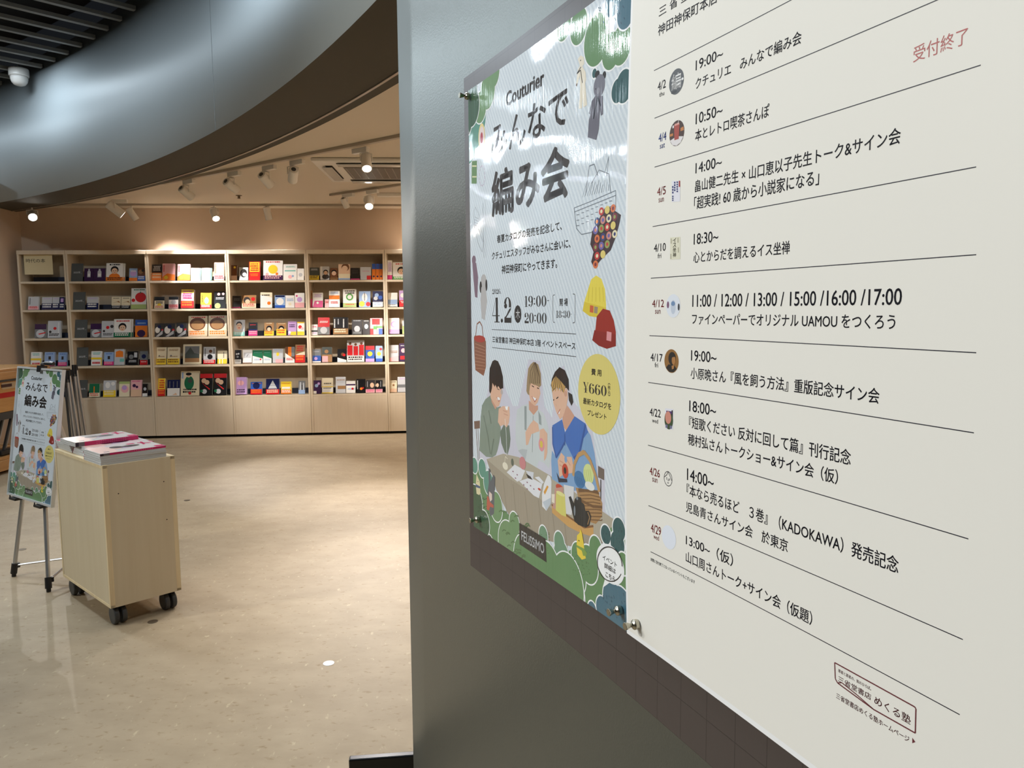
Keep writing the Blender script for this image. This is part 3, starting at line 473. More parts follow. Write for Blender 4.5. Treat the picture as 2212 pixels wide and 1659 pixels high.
(4, 3): [(3, 306, 445, 1427, 'V', 'lilac book with thin purple drawing', [('d', .45, .66, .3, 'P', .8), ('r', .44, .5, .47, .85, 'U')], (.33, 'V', 'U'), .045, 0), (3, 487, 605, 1472, 'B', 'small blue book with brick-red band', [('t', .85, 1, 'O'), ('d', .5, .7, .3, 'N')], (.42, 'R', 'O'), .03, 0), (3, 647, 785, 1440, 'N', 'navy book with white triangle and red band', [('p', [(.16, .36), (.84, .36), (.5, .9)], 'L'), ('r', .2, .56, .8, .58, 'N')], (.32, 'R', 'C'), .028, 0),
  (3, 802, 910, 1470, 'Y', 'yellow book with orange foot', [('t', .8, 1, 'O'), ('r', .1, .4, .9, .56, 'W')], (.34, 'O', 'W'), .04, 0), (3, 985, 1052, 1460, 'G', 'grey-blue photo book', [('r', .2, .3, .4, .9, 'L'), ('r', .5, .3, .62, .7, 'D'), ('r', .7, .3, .85, .85, 'L'), ('r', 0, .0, 1, .3, 'A')], None, .024, 0)],
(4, 4): [(3, 1117, 1218, 1455, 'U', 'dark violet comic with blue figure', [('d', .4, .6, .24, 'A'), ('d', .7, .75, .18, 'V'), ('r', 0, 0, .4, .2, 'W')], None, .022, 0), (3, 1230, 1343, 1432, 'C', 'pale cream book with yellow band lines', [('t', .6, 1, 'D', .08), ('r', 0, .0, 1, .5, 'W'), ('r', 0, .4, 1, .46, 'Y'), ('t', .32, 1, 'D'), ('r', 0, .0, 1, .06, 'Y')], None, .028, 0),
  (3, 1372, 1474, 1420, 'L', 'leaning grey book with brown landscape', [('t', .78, 1, 'H'), ('r', .2, .25, 1, .45, 'H')], None, .03, 0), (3, 1480, 1576, 1462, 'W', 'white book with dark stripe and red mark', [('r', 0, .62, 1, .74, 'U'), ('t', .35, 2, 'A'), ('d', .7, .35, .12, 'R')], None, .03, 0), (3, 1587, 1679, 1442, 'K', 'black book with orange flare', [('v', .1, 'W', .3), ('d', .55, .3, .16, 'O'), ('d', .75, .35, .1, 'R')], None, .024, 0),
  (3, 1684, 1778, 1453, 'D', 'left of the dark face books', [('d', .7, .6, .22, 'S', 1.3), ('v', .15, 'L', .5)], (.28, 'P', 'M'), .022, 0), (3, 1788, 1858, 1453, 'K', 'right of the dark face books', [('d', .25, .6, .22, 'S', 1.3), ('v', .7, 'L', .5)], (.28, 'P', 'M'), .022, 0)],
(4, 5): [(3, 1924, 2008, 1457, 'C', 'cream book with tan foot', [('d', .5, .6, .16, 'H'), ('t', .85, 1, 'D'), ('r', 0, 0, 1, .3, 'S')], None, .03, 0), (3, 2016, 2140, 1420, 'L', 'pale grey book with dark stripe', [('r', 0, .3, 1, .5, 'G'), ('t', .85, 1, 'V')], None, .03, 0)],
}
ORD = ['first', 'second', 'third', 'fourth', 'fifth', 'sixth', 'seventh', 'eighth', 'ninth', 'tenth']
LEAN = math.radians(11)
def place_shelf_item(name, a, z, dd, parts, label, cat, group, th=0.008, lean=LEAN):
    o = empty(name, spt(a, dd, z + th * math.sin(lean)), label, cat, group)
    o.rotation_euler = (-lean, 0, SH_T)
    for nm, bm, m in parts:
        if bm is not None: link(nm, bm, m, o)
    return o
GROUP = 'books on the back-wall bookcases'
for (row, bay), items in SHELVES.items():
    z = ROWS[row] + 0.0006
    n = 0; last = -99
    for (C, x0, x1, yt, col, desc, art, band, th, copies) in items:
        yb = {0: 408, 1: 700, 2: 985, 3: 1268, 4: 1595}[row]
        DD = 0.05
        a0, _ = shelf_px(*P2(C, x0, yb), DD); a1, _ = shelf_px(*P2(C, x1, yb), DD)
        a0 = max(a0, BAYS[bay] + 0.024, last + 0.002); a1 = min(a1, BAYS[bay + 1] - 0.024); last = a1
        _, zt = shelf_px(*P2(C, (x0 + x1) / 2, yt), DD + 0.02)
        w = a1 - a0; h = min(max((zt - z) / math.cos(LEAN), 0.09), 0.275)
        lab = f"{desc}, {ORD[n]} along {RNAME[row]} shelf, {BNAME[bay]} bookcase"; n += 1
        bmc, bmp, bmb = build_book(w, h, th, CN[col], art, band)
        o = place_shelf_item('book', (a0 + a1) / 2, z, DD, [('cover', bmc, COVER), ('page_block', bmp, PAPER), ('paper_band', bmb, COVER)], lab, 'book', GROUP, th)
        for c in range(copies):
            r = o.copy(); COL.objects.link(r)
            off = (th + 0.0045) * (c + 1)
            r.location = spt((a0 + a1) / 2 + 0.012 * (c + 1), DD + off / math.cos(LEAN), z + th * math.sin(LEAN))
            r['label'] = f"copy behind the {desc}, {RNAME[row]} shelf, {BNAME[bay]} bookcase"
            for ch in o.children:
                q = ch.copy(); COL.objects.link(q); q.parent = r
# dark year cards
def text_mesh(s, bold=0.0):
    key = (s, bold)
    if key in _tc: return _tc[key]
    cu = bpy.data.curves.new('lettering', 'FONT'); cu.body = s; cu.resolution_u = 3; cu.offset = bold; cu.fill_mode = 'FRONT'
    o = bpy.data.objects.new('lettering', cu); COL.objects.link(o)
    dg = bpy.context.evaluated_depsgraph_get(); me = o.evaluated_get(dg).to_mesh()
    V = [(v.co.x, v.co.y) for v in me.vertices]; F = [tuple(p.vertices) for p in me.polygons]
    x0 = min(v[0] for v in V); x1 = max(v[0] for v in V); y0 = min(v[1] for v in V); y1 = max(v[1] for v in V)
    V = [((x - x0) / (x1 - x0), (y - y0) / (y1 - y0)) for x, y in V]
    o.evaluated_get(dg).to_mesh_clear(); bpy.data.objects.remove(o); bpy.data.curves.remove(cu)
    _tc[key] = (V, F, (x1 - x0) / (y1 - y0)); return _tc[key]
_tc = {}
def add_text_plane(bm, s, x0, z0, w, h, y, mi=1, bold=0.0):
    V, F, _ = text_mesh(s, bold); vs = [bm.verts.new((x0 + u * w, y, z0 + v * h)) for u, v in V]
    for f in F:
        fc = bm.faces.new([vs[i] for i in f]); fc.normal_update()
        if fc.normal.y > 0: fc.normal_flip()
        fc.material_index = mi
CARD = mat('charcoal_card', (74, 76, 74), 0.6); CARDINK = mat('pale_card_ink', (205, 205, 205), 0.6)
cards = [(0, '2025年', 712, 860, 238), (1, '2024年', 730, 884, 535), (2, '2023年', 752, 904, 822), (3, '2022年', 767, 912, 1110), (4, '2021年', 778, 905, 1450)]
for row, s, x0, x1, yt in cards:
    yb = {0: 408, 1: 700, 2: 985, 3: 1268, 4: 1610}[row]; z = ROWS[row] + 0.0006
    a0, _ = shelf_px(*P2(2, x0, yb), 0.05); a1, _ = shelf_px(*P2(2, x1, yb), 0.05); _, zt = shelf_px(*P2(2, x0, yt), 0.08)
    a0 = max(a0, BAYS[1] + 0.025); w = a1 - a0; h = (zt - z) / math.cos(LEAN)
    bm = bbox((-w / 2, 0, 0), (w / 2, 0.008, h), bev=0.001)
    b2 = bmesh.new(); add_text_plane(b2, s, -w * 0.32, h * 0.44, w * 0.60, h * 0.12, -0.0006, 0)
    for q in range(6): box(b2, (w * (0.30 + q * 0.02), -0.0006, h * 0.435), (w * (0.31 + q * 0.02), -0.0004, h * 0.445))
    o = place_shelf_item('year_card', (a0 + a1) / 2, z, 0.045, [('card', bm, CARD), ('printed_year', b2, CARDINK)],
        f"charcoal year card reading {s} at the left end of the {RNAME[row]} shelf, second bookcase", 'shelf card', 'year divider cards')
# paper sign hanging in the narrow bookcase
a0, z0 = shelf_px(*P2(2, 258, 352), 0.03); a1, z1 = shelf_px(*P2(2, 540, 142), 0.03)
z1 = 2.021
bm = bmesh.new(); box(bm, (-(a1 - a0) / 2, 0, 0), ((a1 - a0) / 2, 0.001, z1 - z0)); w = a1 - a0
add_text_plane(bm, '時代の本', -w / 2 + w * 0.07, (z1 - z0) * 0.60, w * 0.68, (z1 - z0) * 0.20, -0.0006)
o = link('paper_sign', bm, [mat('cream_card', (214, 200, 160), 0.7), mat('black_ink', (30, 28, 28), 0.6)], None, spt((a0 + a1) / 2, 0.03, z0)); o.rotation_euler = (0, 0, SH_T)
tag(o, 'cream paper sign lettered 時代の本 hanging at the top of the narrow left bookcase', 'sign')

# ================================================================== CART, MAGAZINES
CZ0, CZ1 = 0.09, 0.734
CF = atz(239.5, 1315.4, CZ0); CF.z = 0; _v2 = Vector((0.9, 0.436, 0))
_R = atz(391.8, 1273.8, CZ0) - Vector((0, 0, CZ0)); _v2 = (_R - CF).normalized(); CW2 = (_R - CF).length
_L = atz(112.9, 1250, CZ0); _v1 = Vector((-_v2.y, _v2.x, 0)); CL1 = (Vector((_L.x, _L.y, 0)) - CF).dot(_v1)
cart = empty('book_cart', CF + _v2 * CW2 / 2 + _v1 * CL1 / 2, 'pale birch plywood box cart on black casters carrying two magazine piles', 'cart')
cart.rotation_euler = (0, 0, math.atan2(_v2.y, _v2.x))
hx, hy = CW2 / 2, CL1 / 2
bm = bmesh.new(); t = 0.012
box(bm, (-hx + 0.001, -hy, CZ0), (hx - 0.001, -hy + 0.015, CZ1 - 0.002)); box(bm, (-hx + 0.001, hy - 0.015, CZ0), (hx - 0.001, hy, CZ1 - 0.002))
link('end_panel', bm, CARTW, cart)
bm = bmesh.new()
for sx in (-1, 1): box(bm, (sx * (hx - 0.006) - 0.004, -hy + 0.013, CZ0 + 0.013), (sx * (hx - 0.006) + 0.004, hy - 0.013, CZ1 - 0.015))
link('side_panel', bm, CARTW, cart)
bm = bmesh.new()
for sx in (-1, 1):
    x0, x1 = sorted((sx * hx, sx * (hx - 0.02)))
    box(bm, (x0, -hy, CZ0), (x1, hy, CZ0 + 0.012)); box(bm, (x0, -hy, CZ1 - 0.014), (x1, hy, CZ1))
    for y0 in (-hy, hy - 0.012): box(bm, (x0, y0 - 0.0004, CZ0 + 0.012), (x1, y0 + 0.0124, CZ1 - 0.014))
link('frame_edging', bm, EDGE, cart)
bm = bmesh.new(); box(bm, (-hx + 0.02, -hy + 0.002, CZ1 - 0.016), (hx - 0.02, hy - 0.002, CZ1 - 0.0005)); link('top_board', bm, CARTW, cart)
bm = bmesh.new(); box(bm, (-hx + 0.02, -hy + 0.015, CZ0 + 0.001), (hx - 0.02, hy - 0.015, CZ0 + 0.012)); link('base_board', bm, CARTW, cart)
bm = bmesh.new()
for (x, z) in ((-hx + 0.06, 0.60), (hx - 0.055, 0.62), (hx - 0.05, 0.44)): lathe(bm, [(0.0028, 0), (0.0028, 0.001)], frame_to((x, -hy - 0.0006, z), (0, 1, 0)), 10)
link('screw_hole', bm, mat('dark_hole', (60, 46, 36), 0.8), cart)
for (x, y) in ((-hx + 0.045, -hy + 0.05), (hx - 0.045, -hy + 0.05), (-hx + 0.045, hy - 0.05), (hx - 0.045, hy - 0.05)):
    bm = bmesh.new(); box(bm, (x - 0.03, y - 0.03, CZ0 - 0.006), (x + 0.03, y + 0.03, CZ0 - 0.0005)); tube(bm, [(x, y, CZ0 - 0.006), (x, y, 0.05)], 0.011)
    c = link('caster', bm, BLACKM, cart); c['label'] = 'black twin-wheel caster'
    for sg in (-1, 1):
        bm = bmesh.new(); r = 0.0405
        lathe(bm, [(r * 0.8, -0.011), (r * 0.95, -0.010), (r, -0.006), (r, 0.006), (r * 0.95, 0.010), (r * 0.8, 0.011)], frame_to((x + sg * 0.0165, y - 0.004, r + 0.0005), (1, 0, 0)), 28)
        link('wheel', bm, DGREY, c, smooth=False)
# magazines
MAGC = mat('magazine_cover_white', (232, 228, 228), 0.22, coat=0.4); MPINK = mat('magazine_pink', (196, 36, 98), 0.3); MBLK = mat('magazine_black', (30, 24, 34), 0.35)
MPAGE = mat('magazine_pages', (196, 198, 198), 0.6); MSKIN = mat('magazine_skin_tone', (222, 188, 178), 0.3); MGREY = mat('magazine_grey', (110, 104, 108), 0.4)
MW, ML = 0.285, 0.205                      # spine length (x), page width (y)
def make_magazine(th):
    t = bpy.data.objects.new('magazine', None); COL.objects.link(t); t.empty_display_size = 0.03
    bm = bmesh.new(); box(bm, (0.001, 0.001, 0.0004), (MW - 0.001, ML - 0.001, th - 0.0004)); link('page_block', bm, MPAGE, t)
    bm = bmesh.new(); box(bm, (0, 0, 0), (MW, ML, 0.0004), mi=0); box(bm, (0, 0, th - 0.0004), (MW, ML, th), mi=0); zz = th + 0.0001
    def flat(pts, mi, dz=0.0):
        f = bm.faces.new([bm.verts.new((x * MW, y * ML, zz + dz)) for x, y in pts]); f.normal_update(); f.material_index = mi
        if f.normal.z < 0: f.normal_flip()
    flat([(.02, .05), (.30, .05), (.30, .95), (.02, .95)], 3); flat(disc(.16, .5, .10, .24), 3, .0001)
    flat(disc(.34, .55, .12, .2), 3, .00015); flat(disc(.40, .62, .10, .16), 2, .0002); flat(disc(.62, .58, .13, .12), 2, .0002); flat(disc(.5, .5, .16, .10), 4, .00012)
    flat([(.62, .78), (.74, .78), (.74, .90), (.62, .90)], 1, .0003); flat([(.80, .55), (.84, .55), (.90, .95), (.86, .95)], 1, .0003); flat([(.78, .80), (.94, .60), (.96, .68), (.80, .88)], 1, .0003)
    flat([(.10, .14), (.18, .14), (.18, .22), (.10, .22)], 5, .0003); flat([(.86, .02), (.99, .02), (.99, .2), (.86, .2)], 1, .00025)
    link('cover', bm, [MAGC, MPINK, MBLK, MSKIN, mat('magazine_lilac', (150, 130, 160), 0.3), MGREY], t)
    bm = bmesh.new(); box(bm, (0, -0.0006, 0), (MW, 0, th), mi=0); box(bm, (0, -0.0009, 0.0002), (MW * 0.05, -0.0006, th - 0.0002), mi=1); box(bm, (MW * 0.05, -0.0009, 0.0002), (MW * 0.14, -0.0006, th - 0.0002), mi=2)
    for q in range(14):
        x = MW * (0.32 + q * 0.035); box(bm, (x, -0.0008, th * 0.3), (x + MW * 0.022, -0.0006, th * 0.7), mi=3)
    link('spine', bm, [MPINK, MBLK, MGREY, mat('magazine_pale_pink', (214, 90, 140), 0.3)], t)
    return t
MT = 0.0095
mag0 = make_magazine(MT)
def cart_pt(x, y, z):                      # cart frame: x along the short side from the front corner, y back
    return CF + _v2 * x + _v1 * y + Vector((0, 0, z))
rc = math.atan2(_v2.y, _v2.x); first = [True]
def put_mag(x, y, z, rz, label, flip=False):
    r = mag0 if first[0] else mag0.copy()
    if not first[0]:
        COL.objects.link(r)
        for ch in mag0.children:
            q = ch.copy(); COL.objects.link(q); q.parent = r
    first[0] = False
    if flip:                               # fore edge to the front, spine away
        r.location = cart_pt(x + MW * math.cos(rz) - ML * math.sin(rz), y + MW * math.sin(rz) + ML * math.cos(rz), z); r.rotation_euler = (0, 0, rc + rz + math.pi)
    else:
        r.location = cart_pt(x, y, z); r.rotation_euler = (0, 0, rc + rz)
    tag(r, label, 'magazine', 'pink-spined magazines piled on the cart')
POS = ['lowest', 'second from bottom', 'third from bottom', 'fourth from bottom', 'fifth from bottom', 'topmost']
z = CZ1 + 0.0006
for k in range(5):
    top = k == 4
    put_mag(-0.002 + random.uniform(-.002, .002) * (not top), 0.012 + random.uniform(-.003, .003) * (not top), z, 0.012 * math.sin(k * 2.1),
            'pink-spined magazine on top of the front pile on the cart' if top else f"grey-edged magazine {POS[k]} in the front pile at the cart's near corner", flip=not top)
    z += MT + 0.0005
z = CZ1 + 0.0006
for k in range(4):
    put_mag(0.02 + 0.004 * k, 0.232 + random.uniform(-.002, .002), z, 0.004 * k, ('upper face-up magazine' if k == 3 else f"grey-edged magazine {POS[k]}") + ' in the middle pile behind the front pile', flip=k < 3)
    z += MT + 0.0005
z = CZ1 + 0.0006
for k in range(5):
    top = k == 4
    if top: break
    put_mag(0.02 - 0.003 * k, 0.4478 + 0.001 * (k % 2) - 0.0008, z, 0.0, f"grey-edged magazine {POS[k]} in the back pile at the cart's far end", flip=True); z += MT + 0.0005
for k in range(2):
    put_mag(0.008, 0.352, z, 0.02, ('topmost pink-spined magazine lying across the two rear piles' if k else 'lower pink-spined magazine lying across the two rear piles')); z += MT + 0.0005

# ================================================================== SMALL THINGS ON THE FLOOR
for (x, y, c, lab) in ((710, 1433, 'bright_floor_disc', 'round metal floor cap with its glint painted white, left of the poster wall'), (330, 1343, 'dull', 'dark round floor cap beside the front caster of the cart'),
                       (48, 1187, 'dull', "dark round floor cap between the easel's legs"), (404, 1081, 'dull', 'small pale floor cap right of the cart in the distance')):
    P = atz(x, y, 0); bm = bmesh.new(); lathe(bm, [(0.022, 0), (0.022, 0.0012), (0.020, 0.0018), (0.004, 0.0018)], Matrix.Translation((0, 0, 0.0003)), 24)
    tag(link('floor_disc', bm, mat('glint_white_cap', (250, 250, 250), 0.4, 0.3) if c[0] == 'b' else mat('dull_cap', (96, 84, 68), 0.5, 0.3), None, P), lab, 'floor cap', 'round caps in the floor')  # near-white colour stands in for the lamp reflected in the first cap
bm = bmesh.new(); P0 = Vector((-0.4648, 2.033, 0)); dr = Vector((0.1752, 0.0199, 0)).normalized(); M = Matrix((dr, Vector((-dr.y, dr.x, 0)), Vector((0, 0, 1)))).transposed().to_4x4()
bm = bbox((0, 0, 0), (0.255, 0.024, 0.15), M, 0.004)
tag(link('floor_guard', bm, BLACKM, None, P0), 'low black metal guard plate standing on the floor at the end of the poster wall', 'guard')

# ================================================================== EASEL WITH POSTER
E1 = Vector((-2.6783, 3.9672, 0)); E2 = Vector((-2.3547, 3.7373, 0)); ee = (E2 - E1).normalized(); eb = Vector((-ee.y, ee.x, 0))
TL8 = math.radians(8)
easel = empty('display_easel', E1 + ee * 0.2, 'silver tripod easel with black feet holding the small copy of the knitting poster', 'easel')
easel.rotation_euler = (0, 0, math.atan2(ee.y, ee.x))
def epl(x, up, off=0.0):                    # easel frame (origin mid feet); off towards the viewer
    return Vector((x - 0.2, up * math.sin(TL8) - off * math.cos(TL8), up * math.cos(TL8) + off * math.sin(TL8)))
for i, (p0, p1, w) in enumerate((((0.0, 0.02), (0.082, 1.10), 0), ((0.397, 0.02), (0.108, 1.10), 0))):
    bm = bmesh.new(); tube(bm, [epl(*p0, -0.018), epl(*p1, -0.018)], 0.0105, 12); lg = link('leg', bm, ALU, easel, smooth=False)
    q0 = epl(*p0, -0.018); dd = (epl(*p1, -0.018) - q0).normalized()
    bm = bmesh.new(); tube(bm, [q0 + dd * 0.0, q0 + dd * 0.055], 0.016, 10); tube(bm, [(q0.x, q0.y, 0.0008), q0 + dd * 0.012], 0.011, 10); box(bm, (-0.012, -0.004, -0.012), (0.012, 0.022, 0.012), Matrix.Translation(q0 + dd * 0.042))
    link('foot', bm, BLACK, lg)
bm = bmesh.new(); rp0 = epl(0.2, 0, 0) + Vector((0.02, 0.42, 0)); rp1 = epl(0.098, 1.06, -0.04); tube(bm, [rp0 + Vector((0, 0, .03)), rp1], 0.0105, 12); lg = link('leg', bm, ALU, easel)
bm = bmesh.new(); tube(bm, [rp0 + Vector((0, 0, .001)), rp0 + Vector((0, -0.004, .06))], 0.015, 10); link('foot', bm, BLACK, lg)
hub = epl(0.25, 0.13, 0) + Vector((0.01, 0.21, 0)); hub.z = 0.10
for q0 in (epl(0.0, 0.062, -0.018), epl(0.397, 0.062, -0.018), rp0 + Vector((0, 0, .1))):
    bm = bmesh.new(); tube(bm, [q0, hub], 0.0055, 8); link('brace', bm, ALU, easel)
bm = bmesh.new(); box(bm, (-0.02, -0.02, -0.012), (0.02, 0.02, 0.012), Matrix.Translation(hub)); link('brace_hub', bm, BLACK, easel)
bm = bmesh.new(); tube(bm, [epl(0.055, 1.08, -0.03), epl(0.135, 1.08, -0.03)], 0.022, 10); link('head_joint', bm, BLACK, easel)
for x in (0.018, 0.302):
    bm = bmesh.new(); box(bm, (-0.035, -0.03, -0.012), (0.035, 0.028, 0.0), Matrix.Translation(epl(x, 0.432, 0))); box(bm, (-0.028, -0.030, -0.012), (-0.022, -0.026, 0.012), Matrix.Translation(epl(x, 0.432, 0)))
    link('poster_holder', bm, BLACK, easel)
MC = Matrix((Vector((1, 0, 0)), Vector((0, math.sin(TL8), math.cos(TL8))), Vector((0, -math.cos(TL8), math.sin(TL8))))).transposed().to_4x4(); MC.translation = epl(0.185, 1.124, 0)
bm = bmesh.new(); box(bm, (-0.016, -0.022, 0.0195), (0.016, 0.012, 0.025), MC); box(bm, (-0.016, 0.002, -0.012), (0.016, 0.012, 0.0195), MC); tube(bm, [epl(0.12, 1.085, -0.03), epl(0.12, 1.145, -0.022), epl(0.185, 1.150, -0.01), epl(0.25, 1.150, -0.02)], 0.010, 8); link('top_clip', bm, BLACK, easel)

# ================================================================== FOLDED EASELS BY THE BOOKCASE
def folded(px_, depth, ht, lab, tilt):
    base = atz(px_, 673 + 1660 * 1.4 / depth, 0); base = Vector((base.x, base.y, 0))
    t = empty('folded_easel', base, lab, 'easel', 'folded easels standing behind the poster easel')
    for k, (dx, c) in enumerate(((-0.03, 0), (0.0, 1), (0.032, 2))):
        x1 = dx * 0.6 + tilt; hh = ht - (0.05 if k == 0 else 0.0)
        bm = bmesh.new(); tube(bm, [(dx * 1.3, 0.01 * k, 0.04), (x1, 0.01 * k, hh)], 0.0155 if k != 0 else 0.012, 12); link('leg', bm, ALU if k else DGREY, t)
        bm = bmesh.new(); tube(bm, [(dx * 1.3, 0.01 * k, 0.001), (dx * 1.3, 0.01 * k, 0.06)], 0.017, 10); link('foot', bm, BLACK, t)
        bm = bmesh.new(); tube(bm, [(x1, 0.01 * k, hh - 0.10), (x1, 0.01 * k, hh + 0.02)], 0.020, 12, 0, 0.017); link('end_cap', bm, BLACK, t)
folded(163, 7.7, 0.80, 'folded silver easel with black end caps behind the poster easel, nearer one', -0.045)
folded(178, 7.95, 0.84, 'folded silver easel with dark end caps, nearer the bookcase', -0.045)

# ================================================================== WOODEN TROLLEY AT THE LEFT WALL
TB = Vector((-4.44, 6.62, 0)); ta = math.atan2(7.34 - 6.62, -4.405 + 4.44)
tro = empty('display_trolley', TB, 'wooden slatted trolley with a red-striped crate and folded steel legs at the left edge', 'trolley')
tro.rotation_euler = (0, 0, ta - math.pi / 2)       # local y runs into the room, x to the right
Y0, Y1, XW = -1.3, 0.70, 0.62
for k in range(7):
    bm = bbox((-XW + k * 0.09, Y0, 0.887), (-XW + k * 0.09 + 0.075, Y1, 0.910), bev=0.002); link('top_slat', bm, OAK, tro)
bm = bbox((-XW, Y0, 0.82), (0.01, Y1 - 0.01, 0.886), bev=0.003); link('top_rail', bm, OAK, tro)
bm = bbox((-XW + 0.02, Y0, 0.80), (0.0, Y1 - 0.15, 0.819)); link('steel_rail', bm, DGREY, tro)
bm = bbox((-XW + 0.03, Y0, 0.535), (-0.012, Y1 - 0.20, 0.799), bev=0.004); cr = link('crate', bm, wood('kraft_crate', (196, 150, 92), (176, 130, 76), 0.5, sc=(4, 1, 8)), tro)
bm = bmesh.new(); box(bm, (-0.012, Y0, 0.66), (-0.0105, Y1 - 0.20, 0.705)); link('red_stripe', bm, mat('red_tape', (176, 16, 20), 0.45), cr)
bm = bmesh.new(); box(bm, (-0.012, 0.05, 0.735), (-0.0095, 0.22, 0.79)); link('paper_label', bm, mat('tan_label', (190, 170, 140), 0.6), cr)
bm = bmesh.new(); box(bm, (-0.0095, 0.04, 0.752), (-0.006, 0.17, 0.778)); link('label_plate', bm, mat('maroon_plate', (56, 24, 28), 0.4), cr)
bm = bbox((-XW + 0.03, Y0, 0.47), (-0.008, Y1 - 0.22, 0.534)); link('steel_beam', bm, DGREY, tro)
for x in (-XW + 0.03, -0.03):
    for y in (Y0 + 0.05, Y1 - 0.10):
        bm = bmesh.new(); box(bm, (x - 0.02, y - 0.02, 0.16), (x + 0.02, y + 0.02, 0.82)); link('post', bm, OAK, tro)
for k in range(5):
    y = 0.02 + 0.055 * k
    bm = bmesh.new(); box(bm, (-0.02, -0.008, 0), (0.0, 0.008, 0.34), Matrix.Translation((-0.05 - 0.03 * (k % 2), y - 0.06, 0.17)) @ Matrix.Rotation(-0.42, 4, 'X'))
    link('folded_leg', bm, ALU if k % 2 else DGREY, tro)
bm = bbox((-0.10, 0.0, 0.155), (-0.02, 0.20, 0.20), bev=0.01); link('rubber_foot', bm, BLACK, tro)
for k in range(6):
    bm = bbox((-XW + k * 0.105, Y0, 0.12), (-XW + k * 0.105 + 0.085, Y1 - 0.04, 0.15), bev=0.002); link('lower_slat', bm, OAK, tro)
bm = bbox((-XW, Y0, 0.03), (0.01, Y1 - 0.05, 0.119), bev=0.003); link('lower_rail', bm, OAK, tro)
for x in (-XW + 0.06, -0.05):
    for y in (Y0 + 0.1, Y1 - 0.16):
        bm = bmesh.new(); lathe(bm, [(0.028, -0.012), (0.03, 0), (0.028, 0.012)], frame_to((x, y, 0.0305), (1, 0, 0)), 20); link('wheel', bm, BLACK, tro)

# ================================================================== CEILING: TRACKS, SPOTS, AIR CONDITIONER, DOME
def track(lab, A, B):
    A = Vector(A); B = Vector(B); d = (B - A).normalized(); M = Matrix((d, Vector((-d.y, d.x, 0)), Vector((0, 0, 1)))).transposed().to_4x4(); M.translation = Vector((0, 0, 0))
    bm = bbox((0, -0.0175, -0.022), ((B - A).length, 0.0175, -0.0005), M, 0.002)
    t = link('lighting_track', bm, mat('track_grey', (176, 164, 148), 0.45), None, A); return tag(t, lab, 'lighting track', 'ceiling lighting tracks')
tA0, tA1 = atz(862, 291, RC), atz(418.6, 380, RC); dA = (tA0 - tA1).normalized()
track('grey ceiling track running diagonally nearest the curved fascia', tA1 - dA * 0.5, tA0 + dA * 1.2)
tB0, tB1 = atz(863, 397, RC), atz(714, 419, RC); dB = (tB0 - tB1).normalized()
track('short grey ceiling track beyond the air conditioner', tB1, tB0 + dB * 0.3)
tC0, tC1 = spt(-4.1, -0.06, RC), spt(0.6, -0.06, RC); dC = SD
track('long grey ceiling track parallel to the bookcases', tC0, tC1)
def spot(lab, at, aim, tdir, L=0.13, r=0.036, lens=False, watts=0, size=45, color=(1.0, 0.95, 0.90), drop=0.10, blend=0.35, adapter=True):
    """track spotlight: adapter in the track, arm, tilted housing, lens"""
    at = Vector(at); d = (Vector(aim) - at).normalized()
    t = empty('track_spotlight', at, lab, 'spotlight', 'white track spotlights')
    if adapter:
        M = Matrix((tdir, Vector((-tdir.y, tdir.x, 0)), Vector((0, 0, 1)))).transposed().to_4x4()
        link('adapter', bbox((-0.02, -0.017, -0.058), (0.13, 0.017, -0.0225), M, 0.003), WHITEP, t)
    piv = Vector((0, 0, -drop - 0.022)); s = d.cross(Vector((0, 0, 1))).normalized()
    bm = bmesh.new(); tube(bm, [(0, 0, -0.023), (0, 0, -drop * 0.62)], 0.008, 8)
    for sg in (-1, 1): tube(bm, [(0, 0, -drop * 0.60), Vector((0, 0, -drop * 0.7)) + s * sg * (r + 0.004), piv + s * sg * (r + 0.004)], 0.0045, 6)
    link('yoke', bm, WHITEP, t)
    bm = bmesh.new(); M = frame_to(piv - d * L * 0.45, d)
    lathe(bm, [(r * 0.55, 0.0), (r * 0.9, 0.002), (r, 0.012), (r, L), (r * 0.86, L), (r * 0.84, L - 0.012), (0.002, L - 0.0125)], M, 24)
    h = link('housing', bm, WHITEP, t)
    for p in h.data.polygons: p.use_smooth = 2 < p.index // 24 < 3
    bm = bmesh.new(); lathe(bm, [(r * 0.80, L - 0.0115), (r * 0.80, L - 0.008), (r * 0.5, L - 0.006), (0.002, L - 0.0055)], M, 24)
    link('lens', bm, LENS if lens else mat('dim_lens', (200, 196, 186), 0.2), h)
    bm = bmesh.new(); lathe(bm, [(r * 0.5, -0.001), (r * 0.5, 0.001), (0.002, 0.001)], M, 16); link('rear_cap', bm, DGREY, h)
    if watts:
        l = bpy.data.lights.new('spot_lamp', 'SPOT'); l.energy = watts; l.spot_size = math.radians(size); l.spot_blend = blend; l.color = color; l.shadow_soft_size = 0.02
        o = bpy.data.objects.new('spot_lamp', l); COL.objects.link(o); o.parent = t; o.location = piv + d * (L * 0.55 + 0.02)
        o.rotation_euler = d.to_track_quat('-Z', 'Y').to_euler()
    return t
SW = 1.0
